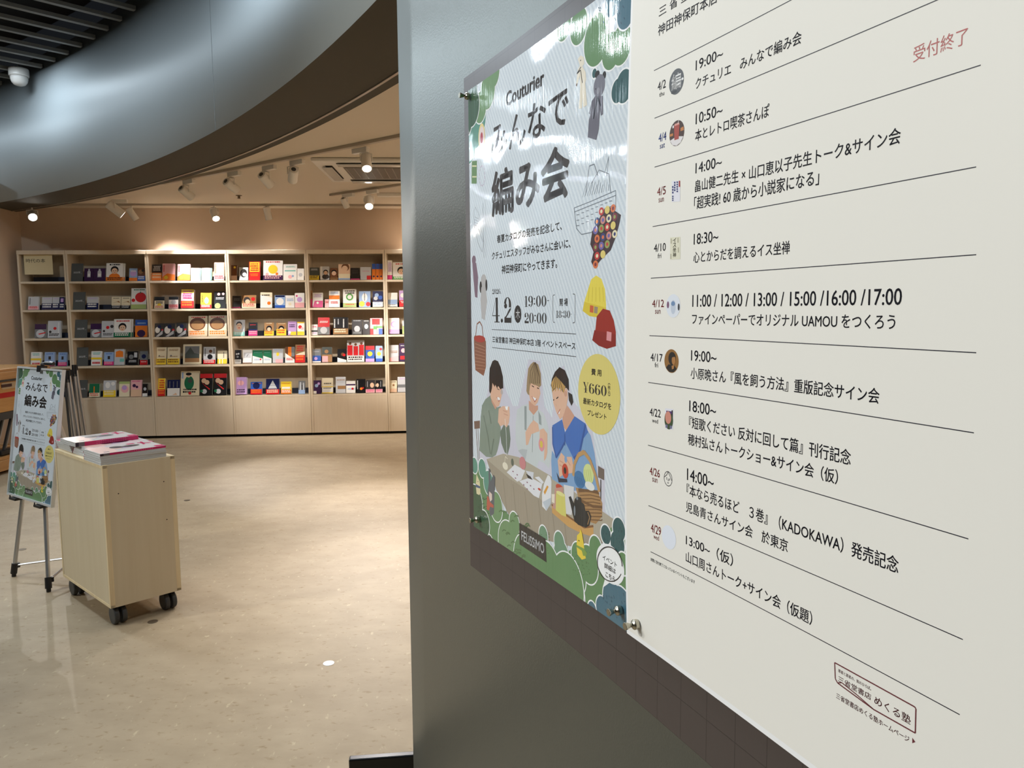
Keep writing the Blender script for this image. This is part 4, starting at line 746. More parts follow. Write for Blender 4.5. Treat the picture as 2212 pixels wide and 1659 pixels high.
# near track: four heads turned to the bookcases, one turned to the floor
spot('white spotlight at the left end of the diagonal track, by the fascia edge', atz(400, 384, RC), spt(-1.1, 0.1, 1.15), dA, watts=210, size=28, blend=0.8)
spot('second white spotlight from the left on the diagonal track', atz(497, 367, RC), spt(-0.5, 0.1, 1.3), dA, watts=210, size=28, blend=0.8)
spot('third white spotlight from the left on the diagonal track', atz(572, 353, RC), spt(-0.3, 0.1, 0.9), dA, watts=210, size=28, blend=0.8)
spot('fourth white spotlight on the diagonal track, left of the air conditioner', atz(632, 341, RC), spt(-2.0, 0.1, 0.9), dA, watts=170, size=26, blend=0.8)
spot('white spotlight with lit lens in front of the air conditioner', atz(790, 310, RC), atz(890, 1290, 0), -dA, lens=True, watts=240, color=(1.0, 0.96, 0.95), size=56, blend=1.0)
# short track
spot('unlit small white spotlight at the end of the short track', atz(744, 414, RC), spt(-0.4, 0.1, 0.8), dB, L=0.10, r=0.03, drop=0.08)
spot('brightly lit white spotlight on the short track facing the viewer', atz(796, 406, RC), atz(830, 1130, 0), dB, L=0.12, r=0.042, lens=True, watts=420, color=(1.0, 0.96, 0.95), size=44, drop=0.11, blend=1.0)
# wall track
spot('lit white spotlight below the fascia near the left wall', Vector((*atz(70, 467, 2.39)[:2], 2.5)), atz(230, 1220, 0), dC, L=0.12, r=0.045, lens=True, watts=110, size=60, blend=0.8, drop=0.075, adapter=False)
spot('large white spotlight with lit lens aimed along the bookcases', atz(246, 426, RC), spt(-2.35, -0.05, 1.62), dC, L=0.17, r=0.045, lens=True, watts=220, size=66, blend=0.7, drop=0.09)
spot('slim white spotlight right beside the large one, turned to the shelves', spt(-3.40, -0.06, RC), spt(-2.95, 0.20, 1.72), dC, L=0.14, r=0.034, watts=70, size=84, blend=0.9, color=(1.0, 0.93, 0.90), drop=0.08, adapter=False)
spot('lit white cylinder spotlight in the middle of the wall track', spt(-2.54, -0.06, RC), atz(650, 1030, 0), dC, L=0.155, r=0.040, lens=True, watts=330, size=34, drop=0.08, adapter=False, blend=0.9, color=(1.0, 0.97, 0.97))
spot('unlit white cylinder spotlight right of middle on the wall track', spt(-1.98, -0.06, RC), spt(-1.85, 0.15, 1.6), dC, L=0.14, r=0.036, watts=14, size=80, drop=0.07, adapter=False)
# spotlights further along the same track, behind the poster wall
spot('white spotlight on the wall track behind the poster wall', spt(-0.35, -0.06, RC), spt(-0.42, 0.15, 1.75), dC, L=0.14, r=0.036, watts=60, size=90, blend=0.9, color=(1.0, 0.93, 0.90), drop=0.07, adapter=False)

# ceiling cassette air conditioner
AC0 = atz(700, 381, RC); ACc = AC0 + SD * 0.45 - SN * 0.45
acA, acB, acD = atz(658, 337, RC), atz(700, 383, RC), None
axx = Vector((1, 0.06, 0)).normalized(); ayy = Vector((-axx.y, axx.x, 0))
ac = empty('air_conditioner', acA + axx * 0.51 + ayy * 0.52, 'white square cassette air conditioner in the ceiling with a dark intake grille', 'air conditioner')
ac.rotation_euler = (0, 0, math.atan2(axx.y, axx.x))
link('panel', bbox((-0.475, -0.475, -0.03), (0.475, 0.475, -0.001), bev=0.01), WHITEP, ac)
link('intake_grille', bbox((-0.27, -0.27, -0.036), (0.27, 0.27, -0.0305), bev=0.002), mat('grille_grey', (120, 112, 102), 0.6), ac)
bm = bmesh.new()
for k in range(26): box(bm, (-0.26, -0.255 + k * 0.02, -0.042), (0.26, -0.255 + k * 0.02 + 0.008, -0.0362))
for k in range(9): box(bm, (-0.25 + k * 0.06, -0.26, -0.0415), (-0.25 + k * 0.06 + 0.006, 0.262, -0.0364))
link('grille_bars', bm, mat('grille_bar', (150, 142, 132), 0.5), ac)
for k in range(4):
    M = Matrix.Rotation(k * math.pi / 2, 4, 'Z')
    bm = bmesh.new(); box(bm, (-0.30, -0.40, -0.032), (0.30, -0.345, -0.0302), M); link('air_slot', bm, mat('dark_slot', (50, 44, 38), 0.7), ac)
    bm = bbox((-0.29, -0.425, -0.050), (0.29, -0.348, -0.040), M, 0.004); link('louvre_flap', bm, GLOSSW, ac)
# plain white slot diffuser beyond
P = atz(815, 418, RC); bm = bbox((0, -0.05, -0.03), (1.0, 0.05, -0.001), Matrix.Rotation(SH_T, 4, 'Z'), 0.004)
tag(link('slot_diffuser', bm, WHITEP, None, P), 'slim white slot diffuser on the ceiling beside the lit spotlight', 'diffuser')
P = atz(516, 422, RC); bm = bmesh.new(); lathe(bm, [(0.03, -0.001), (0.03, -0.004), (0.012, -0.006), (0.012, -0.03), (0.02, -0.032)], Matrix.Identity(4), 16)
tag(link('sprinkler', bm, mat('sprinkler_brass', (110, 92, 70), 0.5, 0.5), None, P), 'small dark sprinkler head in the middle of the room ceiling', 'sprinkler')
# security dome on the lobby slats
P = atz(40, 149, 3.598); t = empty('dome_camera', P, 'white dome security camera hanging from the dark slatted ceiling', 'security camera')
bm = bmesh.new(); lathe(bm, [(0.080, -0.0005), (0.082, -0.01), (0.082, -0.06), (0.078, -0.068)], Matrix.Identity(4), 32); link('base', bm, GLOSSW, t, smooth=False)
bm = bmesh.new(); lathe(bm, [(0.072, -0.069), (0.072, -0.09), (0.064, -0.118), (0.046, -0.140), (0.022, -0.149), (0.002, -0.151)], Matrix.Identity(4), 32); link('dome', bm, GLOSSW, t, smooth=True)

# ================================================================== MAGNET SHEET, POSTERS
class Art:
    """flat printed shapes in poster metres, cut into narrow strips so that they follow the curved wall"""
    def __init__(s): s.items = []; s.mats = []; s.seq = 0
    def mi(s, m):
        if m not in s.mats: s.mats.append(m)
        return s.mats.index(m)
    def poly(s, pts, m, layer=None, clip=None):
        if clip: pts = clip_poly(pts, clip)
        if len(pts) < 3: return
        if layer is None: s.seq += 1; layer = s.seq
        s.items.append((pts, None, s.mi(m), layer))
    def text(s, body, x0, y0, x1, y1, m, bold=0.0, layer=None):
        V, F, asp = text_mesh(body)
        if layer is None: layer = s.seq + 1
        hh = y1 - y0; P, G_ = [], []
        for k in range(8 if bold else 1):
            b = bold * hh; dx, dy = (b * math.cos(k * math.pi / 4), b * math.sin(k * math.pi / 4)) if bold else (0, 0)
            n = len(P); P += [(x0 + b + u * (x1 - x0 - 2 * b) + dx, y0 + b + v * (hh - 2 * b) + dy) for u, v in V]; G_ += [tuple(i + n for i in f) for f in F]
        s.items.append((P, G_, s.mi(m), layer))
    def relayer(s):
        """lowest layer that still lies above everything printed underneath"""
        new, done = [], []
        for pts, F, mi, layer in s.items:
            bb = (min(p[0] for p in pts), min(p[1] for p in pts), max(p[0] for p in pts), max(p[1] for p in pts)); k = 0
            for (q, l, sq) in done:
                if l >= k and q[0] < bb[2] and bb[0] < q[2] and q[1] < bb[3] and bb[1] < q[3] and not (sq == layer and layer > 0): k = l + 1
            done.append((bb, k, layer)); new.append((pts, F, mi, k))
        s.items = new; return max(l for _, l, _ in done)
    def build(s, step, cuts_x, cuts_y, W, H):
        bm = bmesh.new(); lay = bm.verts.layers.float.new('lift')
        for pts, F, mi, layer in s.items:
            vs = [bm.verts.new((x, y, 0)) for x, y in pts]
            for v in vs: v[lay] = layer * step
            for f in (F or [range(len(vs))]):
                try: fc = bm.faces.new([vs[i] for i in f])
                except ValueError: continue
                fc.material_index = mi; fc.normal_update()
                if fc.normal.z < 0: fc.normal_flip()
        bmesh.ops.triangulate(bm, faces=[f for f in bm.faces if len(f.verts) > 4])
        for k in range(1, cuts_x): bmesh.ops.bisect_plane(bm, geom=bm.verts[:] + bm.edges[:] + bm.faces[:], plane_co=(W * k / cuts_x, 0, 0), plane_no=(1, 0, 0))
        for k in range(1, cuts_y): bmesh.ops.bisect_plane(bm, geom=bm.verts[:] + bm.edges[:] + bm.faces[:], plane_co=(0, H * k / cuts_y, 0), plane_no=(0, 1, 0))
        uv = bm.loops.layers.uv.new('UVMap')
        for f in bm.faces:
            for l in f.loops: l[uv].uv = (l.vert.co.x, l.vert.co.y)
        for v in bm.verts: v.co.z = v[lay]
        bm.verts.layers.float.remove(lay)
        return bm
# dark magnet sheet on the wall
sB0, zB0 = wuv(1014, 1221); sT0, zT0 = wuv(1000, 169); sBL = (sB0 + sT0) / 2
bm = bmesh.new(); uvl = bm.loops.layers.uv.new('UVMap'); NB = 40; SR = 0.62
rings = []
for k in range(NB + 1):
    s = sBL + (SR - sBL) * k / NB
    rings.append([bm.verts.new(wpt(s, z, o)) for (z, o) in ((zB0, -0.0036), (zB0, -0.0022), (zT0, -0.0022), (zT0, -0.0036))])
for k in range(NB):
    for q in range(4):
        f = bm.faces.new((rings[k][q], rings[k + 1][q], rings[k + 1][(q + 1) % 4], rings[k][(q + 1) % 4]))
        for l in f.loops:
            i = k if l.vert in rings[k] else k + 1; l[uvl].uv = ((SR - sBL) * i / NB, l.vert.co.z - zB0)
bm.faces.new(rings[0]); bm.faces.new(rings[-1][::-1]); bmesh.ops.recalc_face_normals(bm, faces=bm.faces[:])
def rebase(bm, o):
    for v in bm.verts: v.co -= o
O = wpt(sBL, zB0, -0.003); rebase(bm, O)
tag(link('magnet_sheet', bm, BOARD, None, O), 'dark brown magnetic sheet with faint grid lines behind both posters on the grey wall', 'magnet board')

def ink(name, rgb, rough=0.5): return mat('schedule_ink_' + name, rgb, rough)
# ------------------------------------------------------------------ event schedule
SS0, SZ0 = -0.0, 0.0
S_EDGE, _z = wuv(1357, 1367); Z_BOT = _z; SW_, SHH = 0.728, 1.03
def slift(s, z):
    k = max(0.0, 1 - ((z - (Z_BOT + 0.40)) / 0.42) ** 2)
    return 0.0014 + 0.0074 * k * math.exp(-(s - S_EDGE) / 0.12)
sched = Art()
IVORY = mat('schedule_ivory_print', (234, 232, 227), 0.5, 0, 0.35); SPAPER = mat('schedule_white_paper', (240, 241, 244), 0.5, 0, 0.35)
INK, REDI, BLUEI, PALER, MAROON = ink('black', (22, 22, 40)), ink('red', (160, 40, 44)), ink('blue', (38, 78, 170)), ink('pale_red', (178, 92, 92)), ink('maroon', (104, 44, 52))
def SP(x, y):
    s, z = wuv(x, y, slift); return s - S_EDGE, z - Z_BOT
sched.poly([(0, 0), (SW_, 0), (SW_, SHH), (0, SHH)], SPAPER, 0)
sched.poly([(0.004, 0.006), (SW_ - 0.004, 0.006), (SW_ - 0.004, SHH - 0.004), (0.004, SHH - 0.004)], IVORY, 1)
A7 = lambda x, y: (1360 + x / 2.5927, y / 2.5927)
A8 = lambda x, y: (1360 + x / 2.5927, 640 + y / 2.5927)
A9 = lambda x, y: (1360 + x / 2.596, 1100 + y / 2.596)
AL = lambda x, y: (1740 + x / 5.821, 1400 + y / 5.821)
def ST(A, body, xl, yt, yb, xr, m=INK, bold=0.009, layer=3):
    x0, y1 = SP(*A(xl, yt)); x0b, y0 = SP(*A(xl, yb)); x1, _ = SP(*A(xr, (yt + yb) / 2))
    sched.text(body, (x0 + x0b) / 2, y0, x1, y1, m, bold, layer)
def SLINE(p, q, w=0.0006, m=INK):
    a, b = SP(*p), SP(*q); sched.poly([(a[0], a[1] - w), (b[0], b[1] - w), (b[0], b[1] + w), (a[0], a[1] + w)], m, 2)
for p, q in (((1413, 151), (1709, 2)), ((1414, 256), (2027, -2)), ((1414, 362.5), (2119, 138)), ((1410, 490), (2109, 359.5)), ((1406, 600.5), (2109, 551)), ((1403, 724.5), (2109, 762.6)),
             ((1400.5, 826), (2104, 935)), ((1400, 961), (2092, 1165)), ((1401, 1090.5), (2080, 1384)), ((1405.5, 1189), (2073, 1548))):
    a, b = SP(*p), SP(*q); x1 = b[0] if q[0] > 1800 and q[1] > 0 else SP(2109, 551)[0]
    y = (a[1] + b[1]) / 2; sched.poly([(a[0], y - .0005), (x1, y - .0004), (x1, y + .0004), (a[0], y + .0004)], INK, 2)
ST(A7, '三 省 堂 書 店', 165, 42, 98, 470); ST(A7, '神田神保町本店　イベント', 160, 143, 205, 770)
ST(A7, '4/2', 158, 463, 510, 203); ST(A7, 'thu', 167, 519, 544, 195); ST(A7, '19:00~', 371, 340, 396, 522); ST(A7, 'クチュリエ　みんなで編み会', 370, 440, 503, 956)
ST(A7, '4/4', 163, 751, 798, 206, BLUEI); ST(A7, 'sat', 170, 809, 834, 198, BLUEI); ST(A7, '10:50~', 371, 637, 698, 520); ST(A7, '本とレトロ喫茶さんぽ', 368, 726, 794, 780)
ST(A7, '受付終了', 1590, 262, 352, 1890, PALER, 0.0)
ST(A7, '4/5', 155, 1052, 1098, 203, REDI); ST(A7, 'sun', 163, 1112, 1135, 192, REDI); ST(A7, '14:00~', 370, 914, 973, 516)
ST(A7, '畠山健二先生 × 山口恵以子先生トーク&サイン会', 367, 1010, 1078, 1508); ST(A7, '「超実践! 60 歳から小説家になる」', 362, 1104, 1176, 1058)
ST(A7, '4/10', 137, 1368, 1412, 203); ST(A7, 'fri', 158, 1420, 1447, 178); ST(A7, '18:30~', 360, 1310, 1371, 497); ST(A7, '心とからだを調えるイス坐禅', 358, 1410, 1474, 897)
ST(A8, '4/12', 127, 20, 62, 193, REDI); ST(A8, 'sun', 143, 76, 98, 174, REDI); ST(A8, '11:00 / 12:00 / 13:00 / 15:00 /16:00 /17:00', 352, -8, 60, 1525, INK, .012); ST(A8, 'ファインペーパーでオリジナル UAMOU をつくろう', 350, 97, 158, 1490)
ST(A8, '4/17', 118, 318, 362, 185); ST(A8, 'fri', 141, 371, 397, 160); ST(A8, '19:00~', 345, 301, 361, 487); ST(A8, '小原晩さん『風を飼う方法』重版記念サイン会', 343, 396, 462, 1405)
ST(A8, '4/22', 113, 624, 668, 175); ST(A8, 'wed', 127, 682, 706, 160); ST(A8, '18:00~', 335, 582, 644, 485); ST(A8, '『短歌ください 反対に回して篇』刊行記念', 333, 670, 738, 1247); ST(A8, '穂村弘さんトークショー&サイン会（仮）', 328, 766, 832, 1175)
ST(A8, '4/26', 113, 954, 998, 170, REDI); ST(A8, 'sun', 128, 1014, 1037, 157, REDI); ST(A8, '14:00~', 322, 962, 1029, 472); ST(A8, '『本なら売るほど　３巻』（KADOKAWA）発売記念', 320, 1047, 1115, 1525); ST(A8, '児島青さんサイン会　於東京', 316, 1147, 1207, 893)
ST(A8, '4/29', 120, 1270, 1318, 176, REDI); ST(A8, 'wed', 135, 1330, 1356, 165, REDI); ST(A8, '13:00~（仮）', 316, 1328, 1394, 582); ST(A9, '山口周さんトーク+サイン会（仮題）', 316, 232, 296, 1035)
ST(A9, '実際に受付終了となっているイベントもございます', 118, 270, 289, 368)
# logo of the evening school
def SQ(A, pts, m, layer): sched.poly([SP(*A(x, y)) for x, y in pts], m, layer)
def stroke2(P, Q, w): 
    dx, dy = Q[0] - P[0], Q[1] - P[1]; L = math.hypot(dx, dy); nx, ny = -dy / L * w, dx / L * w
    return [(P[0] - nx, P[1] - ny), (Q[0] - nx, Q[1] - ny), (Q[0] + nx, Q[1] + ny), (P[0] + nx, P[1] + ny)]
pth = [(368, 182), (1372, 737), (1390, 760), (1382, 1068), (860, 772), (462, 480), (405, 437), (376, 385), (368, 182)]
for p, q in zip(pth, pth[1:]): sched.poly(stroke2(SP(*AL(*p)), SP(*AL(*q)), .0006), MAROON, 3)
for p, q in (((405, 437), (455, 432)), ((455, 432), (640, 580)), ((640, 580), (860, 772))): sched.poly(stroke2(SP(*AL(*p)), SP(*AL(*q)), .0005), MAROON, 3)
ST(AL, '著者と読者の、知のひろば。', 413, 256, 300, 835, MAROON); ST(AL, '三省堂書店', 412, 340, 418, 835, MAROON); ST(AL, 'めくる塾', 868, 588, 700, 1335, MAROON, .008); ST(AL, '三省堂書店めくる塾ホームページ', 388, 556, 628, 1330, MAROON)
SQ(AL, [(1345, 1125), (1383, 1180), (1343, 1196)], MAROON, 3)
# small pictures beside the dates
def SDISC(A, cx, cy, ry, m, layer, fx=1.0, dx=0, dy=0):
    c = SP(*A(cx, cy)); t = SP(*A(cx, cy - ry)); r = t[1] - c[1]
    sched.poly([(c[0] + dx * r + x * fx, c[1] + dy * r + y) for x, y in disc(0, 0, r, r, 32)], m, layer); return c, r
c, r = SDISC(A7, 263, 457, 71, ink('charcoal', (84, 88, 94)), 3); sched.text('編', c[0] - r * .66, c[1] - r * .6, c[0] + r * .66, c[1] + r * .66, SPAPER, .018, 5)
sched.poly([(c[0] + r * .82 + x, c[1] + y) for x, y in disc(0, 0, r * .14, r * .1, 10)], SPAPER, 4); sched.poly([(c[0] - r * .3 + x, c[1] - r * .75 + y) for x, y in disc(0, 0, r * .4, r * .12, 12)], ink('slate', (60, 62, 68)), 4)
c, r = SDISC(A7, 265, 746, 71, ink('cafe_brown', (66, 42, 34)), 3)
def rel(c, r, pts, m, layer): sched.poly([(c[0] + x * r, c[1] + y * r) for x, y in pts], m, layer)
rel(c, r, [(-.9, -.42), (-.55, -.83), (0, -.99), (.55, -.83), (.9, -.42), (.3, -.3), (-.3, -.3)], ink('cream', (222, 218, 222)), 4)
rel(c, r, [(-.3, -.5), (.28, -.5), (.36, .62), (-.36, .62)], ink('red_drink', (164, 66, 56)), 5); rel(c, r, [(-.36, .62), (.36, .62), (.3, .78), (-.3, .78)], ink('foam', (214, 150, 140)), 5); rel(c, r, [(.1, .7), (.16, .7), (.3, .95), (.24, .95)], SPAPER, 6)
rel(c, r, [(-.95, -.1), (-.5, -.1), (-.5, .1), (-.95, .1)], ink('amber', (190, 120, 60)), 4); rel(c, r, [(.5, .05), (.95, .05), (.9, .35), (.5, .3)], ink('amber', (190, 120, 60)), 4); rel(c, r, [(-.6, .5), (-.4, .5), (-.4, .7), (-.6, .7)], ink('cream', (222, 218, 222)), 4)
SQ(A7, [(237, 1014), (284, 1012), (284, 1128), (237, 1132)], ink('lilac_white', (226, 226, 238)), 3); SQ(A7, [(276, 1013), (284, 1012), (284, 1046), (276, 1047)], REDI, 4)
NAVYI = ink('navy', (44, 52, 112))
for (x, y0, y1, n) in ((268, 1016, 1080, 5), (254, 1018, 1074, 4), (243, 1042, 1088, 3), (243, 1096, 1128, 3)):
    for k in range(n):
        ya = y0 + (y1 - y0) * k / n; yb_ = ya + (y1 - y0) / n * .72; SQ(A7, [(x - 4, ya), (x + 4, ya), (x + 4, yb_), (x - 4, yb_)], NAVYI, 5)
SQ(A7, [(228, 1330), (285, 1326), (285, 1450), (228, 1454)], ink('pale_cream', (222, 220, 200)), 3)
for ch, y0 in (('イ', 1334), ('ス', 1362), ('坐', 1388), ('禅', 1416)): ST(A7, ch, 243, y0, y0 + 25, 262, ink('olive', (74, 70, 44)), .01, 5)
for (x, y) in ((234, 1350), (272, 1345), (274, 1400), (232, 1436)): SQ(A7, [(x - 3, y - 14), (x + 3, y - 14), (x + 3, y + 14), (x - 3, y + 14)], ink('pale_olive', (176, 172, 150)), 4)
c, r = SDISC(A8, 245, 54, 66, ink('ice', (222, 228, 240)), 3)
rel(c, r, disc(0, -.1, .34, .6), ink('ice2', (192, 202, 220)), 4); rel(c, r, disc(-.02, .2, .28, .2), ink('steel', (110, 140, 180)), 5); rel(c, r, disc(-.75, .1, .16, .3), ink('plum', (120, 80, 110)), 4); rel(c, r, disc(.78, -.1, .14, .3), ink('slate', (60, 62, 68)), 4)
c, r = SDISC(A8, 235, 363, 66.5, ink('bronze', (142, 100, 48)), 3)
rel(c, r, [(-.75, -.6), (-.4, -.3), (.35, -.3), (.75, -.62), (.3, -.93), (-.3, -.93)], ink('near_black', (34, 26, 20)), 4); rel(c, r, disc(.1, .22, .52, .56), ink('near_black', (34, 26, 20)), 5)
rel(c, r, disc(.32, .1, .26, .4), ink('face_tan', (170, 118, 66)), 6); rel(c, r, [(.05, -.4), (.4, -.3), (.35, -.62), (.1, -.7)], ink('face_tan', (170, 118, 66)), 6); rel(c, r, [(.0, .3), (.6, .42), (.3, .75), (-.1, .6)], ink('near_black', (34, 26, 20)), 7)
SQ(A8, [(200, 627), (245, 632), (245, 748), (200, 742)], ink('lilac_white', (226, 226, 238)), 3); SQ(A8, [(206, 640), (238, 645), (238, 662), (206, 658)], ink('plum2', (84, 56, 110)), 4)
x, y = SP(*A8(220, 694)); sched.poly([(x + a, y + b) for a, b in disc(0, 0, .0085, .0110)], ink('forest', (60, 78, 50)), 4); sched.poly([(x + a - .001, y + b + .003) for a, b in disc(0, 0, .006, .0075)], ink('salmon', (206, 140, 124)), 5)
SQ(A8, [(236, 638), (243, 639), (243, 690), (236, 690)], ink('near_black', (34, 26, 20)), 4)
for (x, y) in ((208, 728), (232, 734)): SQ(A8, [(x - 6, y - 10), (x + 6, y - 9), (x + 6, y + 8), (x - 6, y + 8)], ink('slate_violet', (110, 110, 140)), 5)
# line-drawn face
c = SP(*A8(216, 1022)); t = SP(*A8(216, 982)); r = t[1] - c[1]
ring = [(c[0] + r * .92 * math.cos(2 * math.pi * k / 28), c[1] + r * math.sin(2 * math.pi * k / 28)) for k in range(29)]
for p, q in zip(ring, ring[1:]): sched.poly(stroke2(p, q, .0004), INK, 3)
def L(pts, w=.0004):
    pts = [(c[0] + x * r, c[1] + y * r) for x, y in pts]
    for p, q in zip(pts, pts[1:]): sched.poly(stroke2(p, q, w), INK, 3)
L([(0, .98), (-.3, .5), (-.86, .1)]); L([(0, .98), (.4, .5), (.84, -.1)]); L([(-.45, .05), (-.2, .08)]); L([(.2, .05), (.45, .02)]); L([(.02, 0), (.06, -.28), (-.04, -.3)]); L([(-.16, -.56), (.02, -.62), (.16, -.54)])
for sx in (-.32, .32): sched.poly([(c[0] + sx * r + x, c[1] - .12 * r + y) for x, y in disc(0, 0, .0007, .0007, 8)], INK, 3)
SDISC(A8, 220, 1350, 66, ink('pale_blue_disc', (226, 232, 246)), 3)
bm = sched.build(0.00006, 46, 14, SW_, SHH); O = wpt(S_EDGE, Z_BOT, 0.0)
for v in bm.verts:
    s, z, l = v.co.x + S_EDGE, v.co.y + Z_BOT, v.co.z; v.co = wpt(s, z, slift(s, z) + l) - O
tag(link('schedule_poster', bm, sched.mats, None, O), 'large ivory event schedule poster with black dated listings, right side of the grey wall', 'poster')

# ------------------------------------------------------------------ knitting event poster
PU0 = (wuv(1008.7, 197)[0] + wuv(1024, 1138)[0]) / 2; PV0 = wuv(1024, 1138)[1]; PU1 = wuv(1358, 1367)[0] + 0.004; PV1 = wuv(1008.7, 197)[1]
PW, PH = PU1 - PU0, PV1 - PV0
def gloss_bump(nt):
    g = bpy.data.node_groups.get('gloss_ripple')
    if g is None:
        g = bpy.data.node_groups.new('gloss_ripple', 'ShaderNodeTree'); g.interface.new_socket('Normal', in_out='OUTPUT', socket_type='NodeSocketVector')
        N = g.nodes; out = N.new('NodeGroupOutput'); uv = N.new('ShaderNodeUVMap'); uv.uv_map = 'UVMap'
        mp = N.new('ShaderNodeMapping'); mp.inputs['Scale'].default_value = (420.0, 6.0, 1); n2 = N.new('ShaderNodeTexNoise'); n2.inputs['Scale'].default_value = 1.0; n2.inputs['Detail'].default_value = 2.0
        n1 = N.new('ShaderNodeTexNoise'); n1.inputs['Scale'].default_value = 4.5; n1.inputs['Detail'].default_value = 1.5
        b1 = N.new('ShaderNodeBump'); b1.inputs['Strength'].default_value = 1.0; b1.inputs['Distance'].default_value = 0.010
        b2 = N.new('ShaderNodeBump'); b2.inputs['Strength'].default_value = 1.0; b2.inputs['Distance'].default_value = 0.0004
        K = g.links.new; K(uv.outputs[0], mp.inputs[0]); K(mp.outputs[0], n2.inputs['Vector']); K(uv.outputs[0], n1.inputs['Vector']); K(n1.outputs[0], b1.inputs['Height']); K(n2.outputs[0], b2.inputs['Height'])
        K(b1.outputs[0], b2.inputs['Normal']); K(b2.outputs[0], out.inputs[0])
    n = nt.nodes.new('ShaderNodeGroup'); n.node_tree = g; return n.outputs[0]
def gp(name, rgb):
    nm = 'poster_print_' + name
    if nm in _mats: return _mats[nm]
    m = mat(nm, rgb, 0.5, 0, 0.3, 1.0); nt = m.node_tree; P = nt.nodes['Principled BSDF']; P.inputs['Coat Roughness'].default_value = 0.06; P.inputs['Coat IOR'].default_value = 1.6
    nt.links.new(gloss_bump(nt), P.inputs['Coat Normal']); return m
BG = gp('pale_blue', (214, 224, 236)); nt = BG.node_tree; uvn = nt.nodes.new('ShaderNodeUVMap'); uvn.uv_map = 'UVMap'
mp = nt.nodes.new('ShaderNodeMapping'); mp.inputs['Rotation'].default_value = (0, 0, math.radians(-32)); wv = nt.nodes.new('ShaderNodeTexWave'); wv.inputs['Scale'].default_value = 38; wv.inputs['Distortion'].default_value = 2.0; wv.inputs['Detail'].default_value = 3; wv.inputs['Detail Scale'].default_value = 12
nt.links.new(uvn.outputs[0], mp.inputs[0]); nt.links.new(mp.outputs[0], wv.inputs['Vector']); rp = ramp(nt, wv.outputs[0], [(0.25, (220, 229, 238)), (0.75, (203, 214, 226))]); nt.links.new(rp.outputs[0], nt.nodes['Principled BSDF'].inputs['Base Color'])
art = Art(); RECT = (0.0, 0.0, PW, PH)
def PP(x, y): s, z = wuv(x, y); return s - PU0, z - PV0
def crop(ox, oy, sc): return lambda x, y: (ox + x / sc, oy + y / sc)
FULL = lambda x, y: (x, y)
K5, K6, KT, KD, KA, KB, KL, KR = crop(980, 0, 2.37), crop(980, 700, 2.37), crop(960, 0, 5.027), crop(1040, 580, 8.295), crop(1000, 760, 5.53), crop(1180, 760, 5.53), crop(1000, 980, 6.635), crop(1160, 1000, 6.38)
def PQ(A, pts, m, clip=True): art.poly([PP(*A(x, y)) for x, y in pts], m, None, RECT if clip else None)
def PE(A, cx, cy, rx, ry, m, n=28):
    """ellipse given by its centre and half sizes in crop pixels, built as a true ellipse on the sheet"""
    c = PP(*A(cx, cy)); w = (PP(*A(cx + rx, cy))[0] - PP(*A(cx - rx, cy))[0]) / 2; h = (PP(*A(cx, cy - ry))[1] - PP(*A(cx, cy + ry))[1]) / 2
    art.poly([(c[0] + x, c[1] + y) for x, y in disc(0, 0, w, h, n)], m, None, RECT)
def PL(A, pts, w, m):
    q = [PP(*A(x, y)) for x, y in pts]
    for a, b in zip(q, q[1:]): art.poly(stroke2(a, b, w), m, None, RECT)
def PT(A, body, xl, yt, yb, xr, m, bold=0.0):
    x0, y1 = PP(*A(xl, yt)); x0b, y0 = PP(*A(xl, yb)); x1, _ = PP(*A(xr, (yt + yb) / 2)); art.seq += 1
    art.text(body, (x0 + x0b) / 2, y0, x1, y1, m, bold, art.seq)
art.poly([(0, 0), (PW, 0), (PW, PH), (0, PH)], BG, 0)
c_ = lambda n, r, g, b: gp(n, (r, g, b))
WH, PINK_ = c_('white', 244, 246, 250), c_('bark', 54, 46, 42)
DKG, MDG, LTG, TEA, TDK, SLB, LMG = c_('dark_green', 52, 88, 62), c_('mid_green', 98, 138, 92), c_('leaf_green', 112, 148, 104), c_('teal_green', 92, 148, 132), c_('deep_teal', 44, 88, 92), c_('slate_blue', 66, 108, 128), c_('sage', 108, 146, 118)
def bush(A, m, discs, line=3.0):
    for (cx, cy, r) in discs:
        c = PP(*A(cx, cy)); h = abs(PP(*A(cx, cy - r))[1] - c[1]); art.poly([(c[0] + x, c[1] + y) for x, y in disc(0, 0, h + .0022, h + .0022, 36)], WH, None, RECT)
    for (cx, cy, r) in discs:
        c = PP(*A(cx, cy)); h = abs(PP(*A(cx, cy - r))[1] - c[1]); art.poly([(c[0] + x, c[1] + y) for x, y in disc(0, 0, h, h, 36)], m, None, RECT)
# foliage along the top
bush(FULL, TEA, [(1012, 320, 34), (1026, 285, 36), (1034, 258, 36)]); bush(FULL, LTG, [(1064, 156, 34), (1052, 196, 40), (1036, 232, 34)]); bush(FULL, DKG, [(1010, 206, 52), (1018, 232, 42), (1008, 268, 26)])
bush(FULL, TDK, [(1346, 186, 36), (1332, 196, 26), (1282, 158, 10)]); bush(FULL, MDG, [(1215, 52, 36), (1248, 56, 40), (1286, 86, 56), (1318, 110, 40), (1340, 96, 44)]); bush(FULL, SLB, [(1322, 2, 34), (1350, 24, 38)])
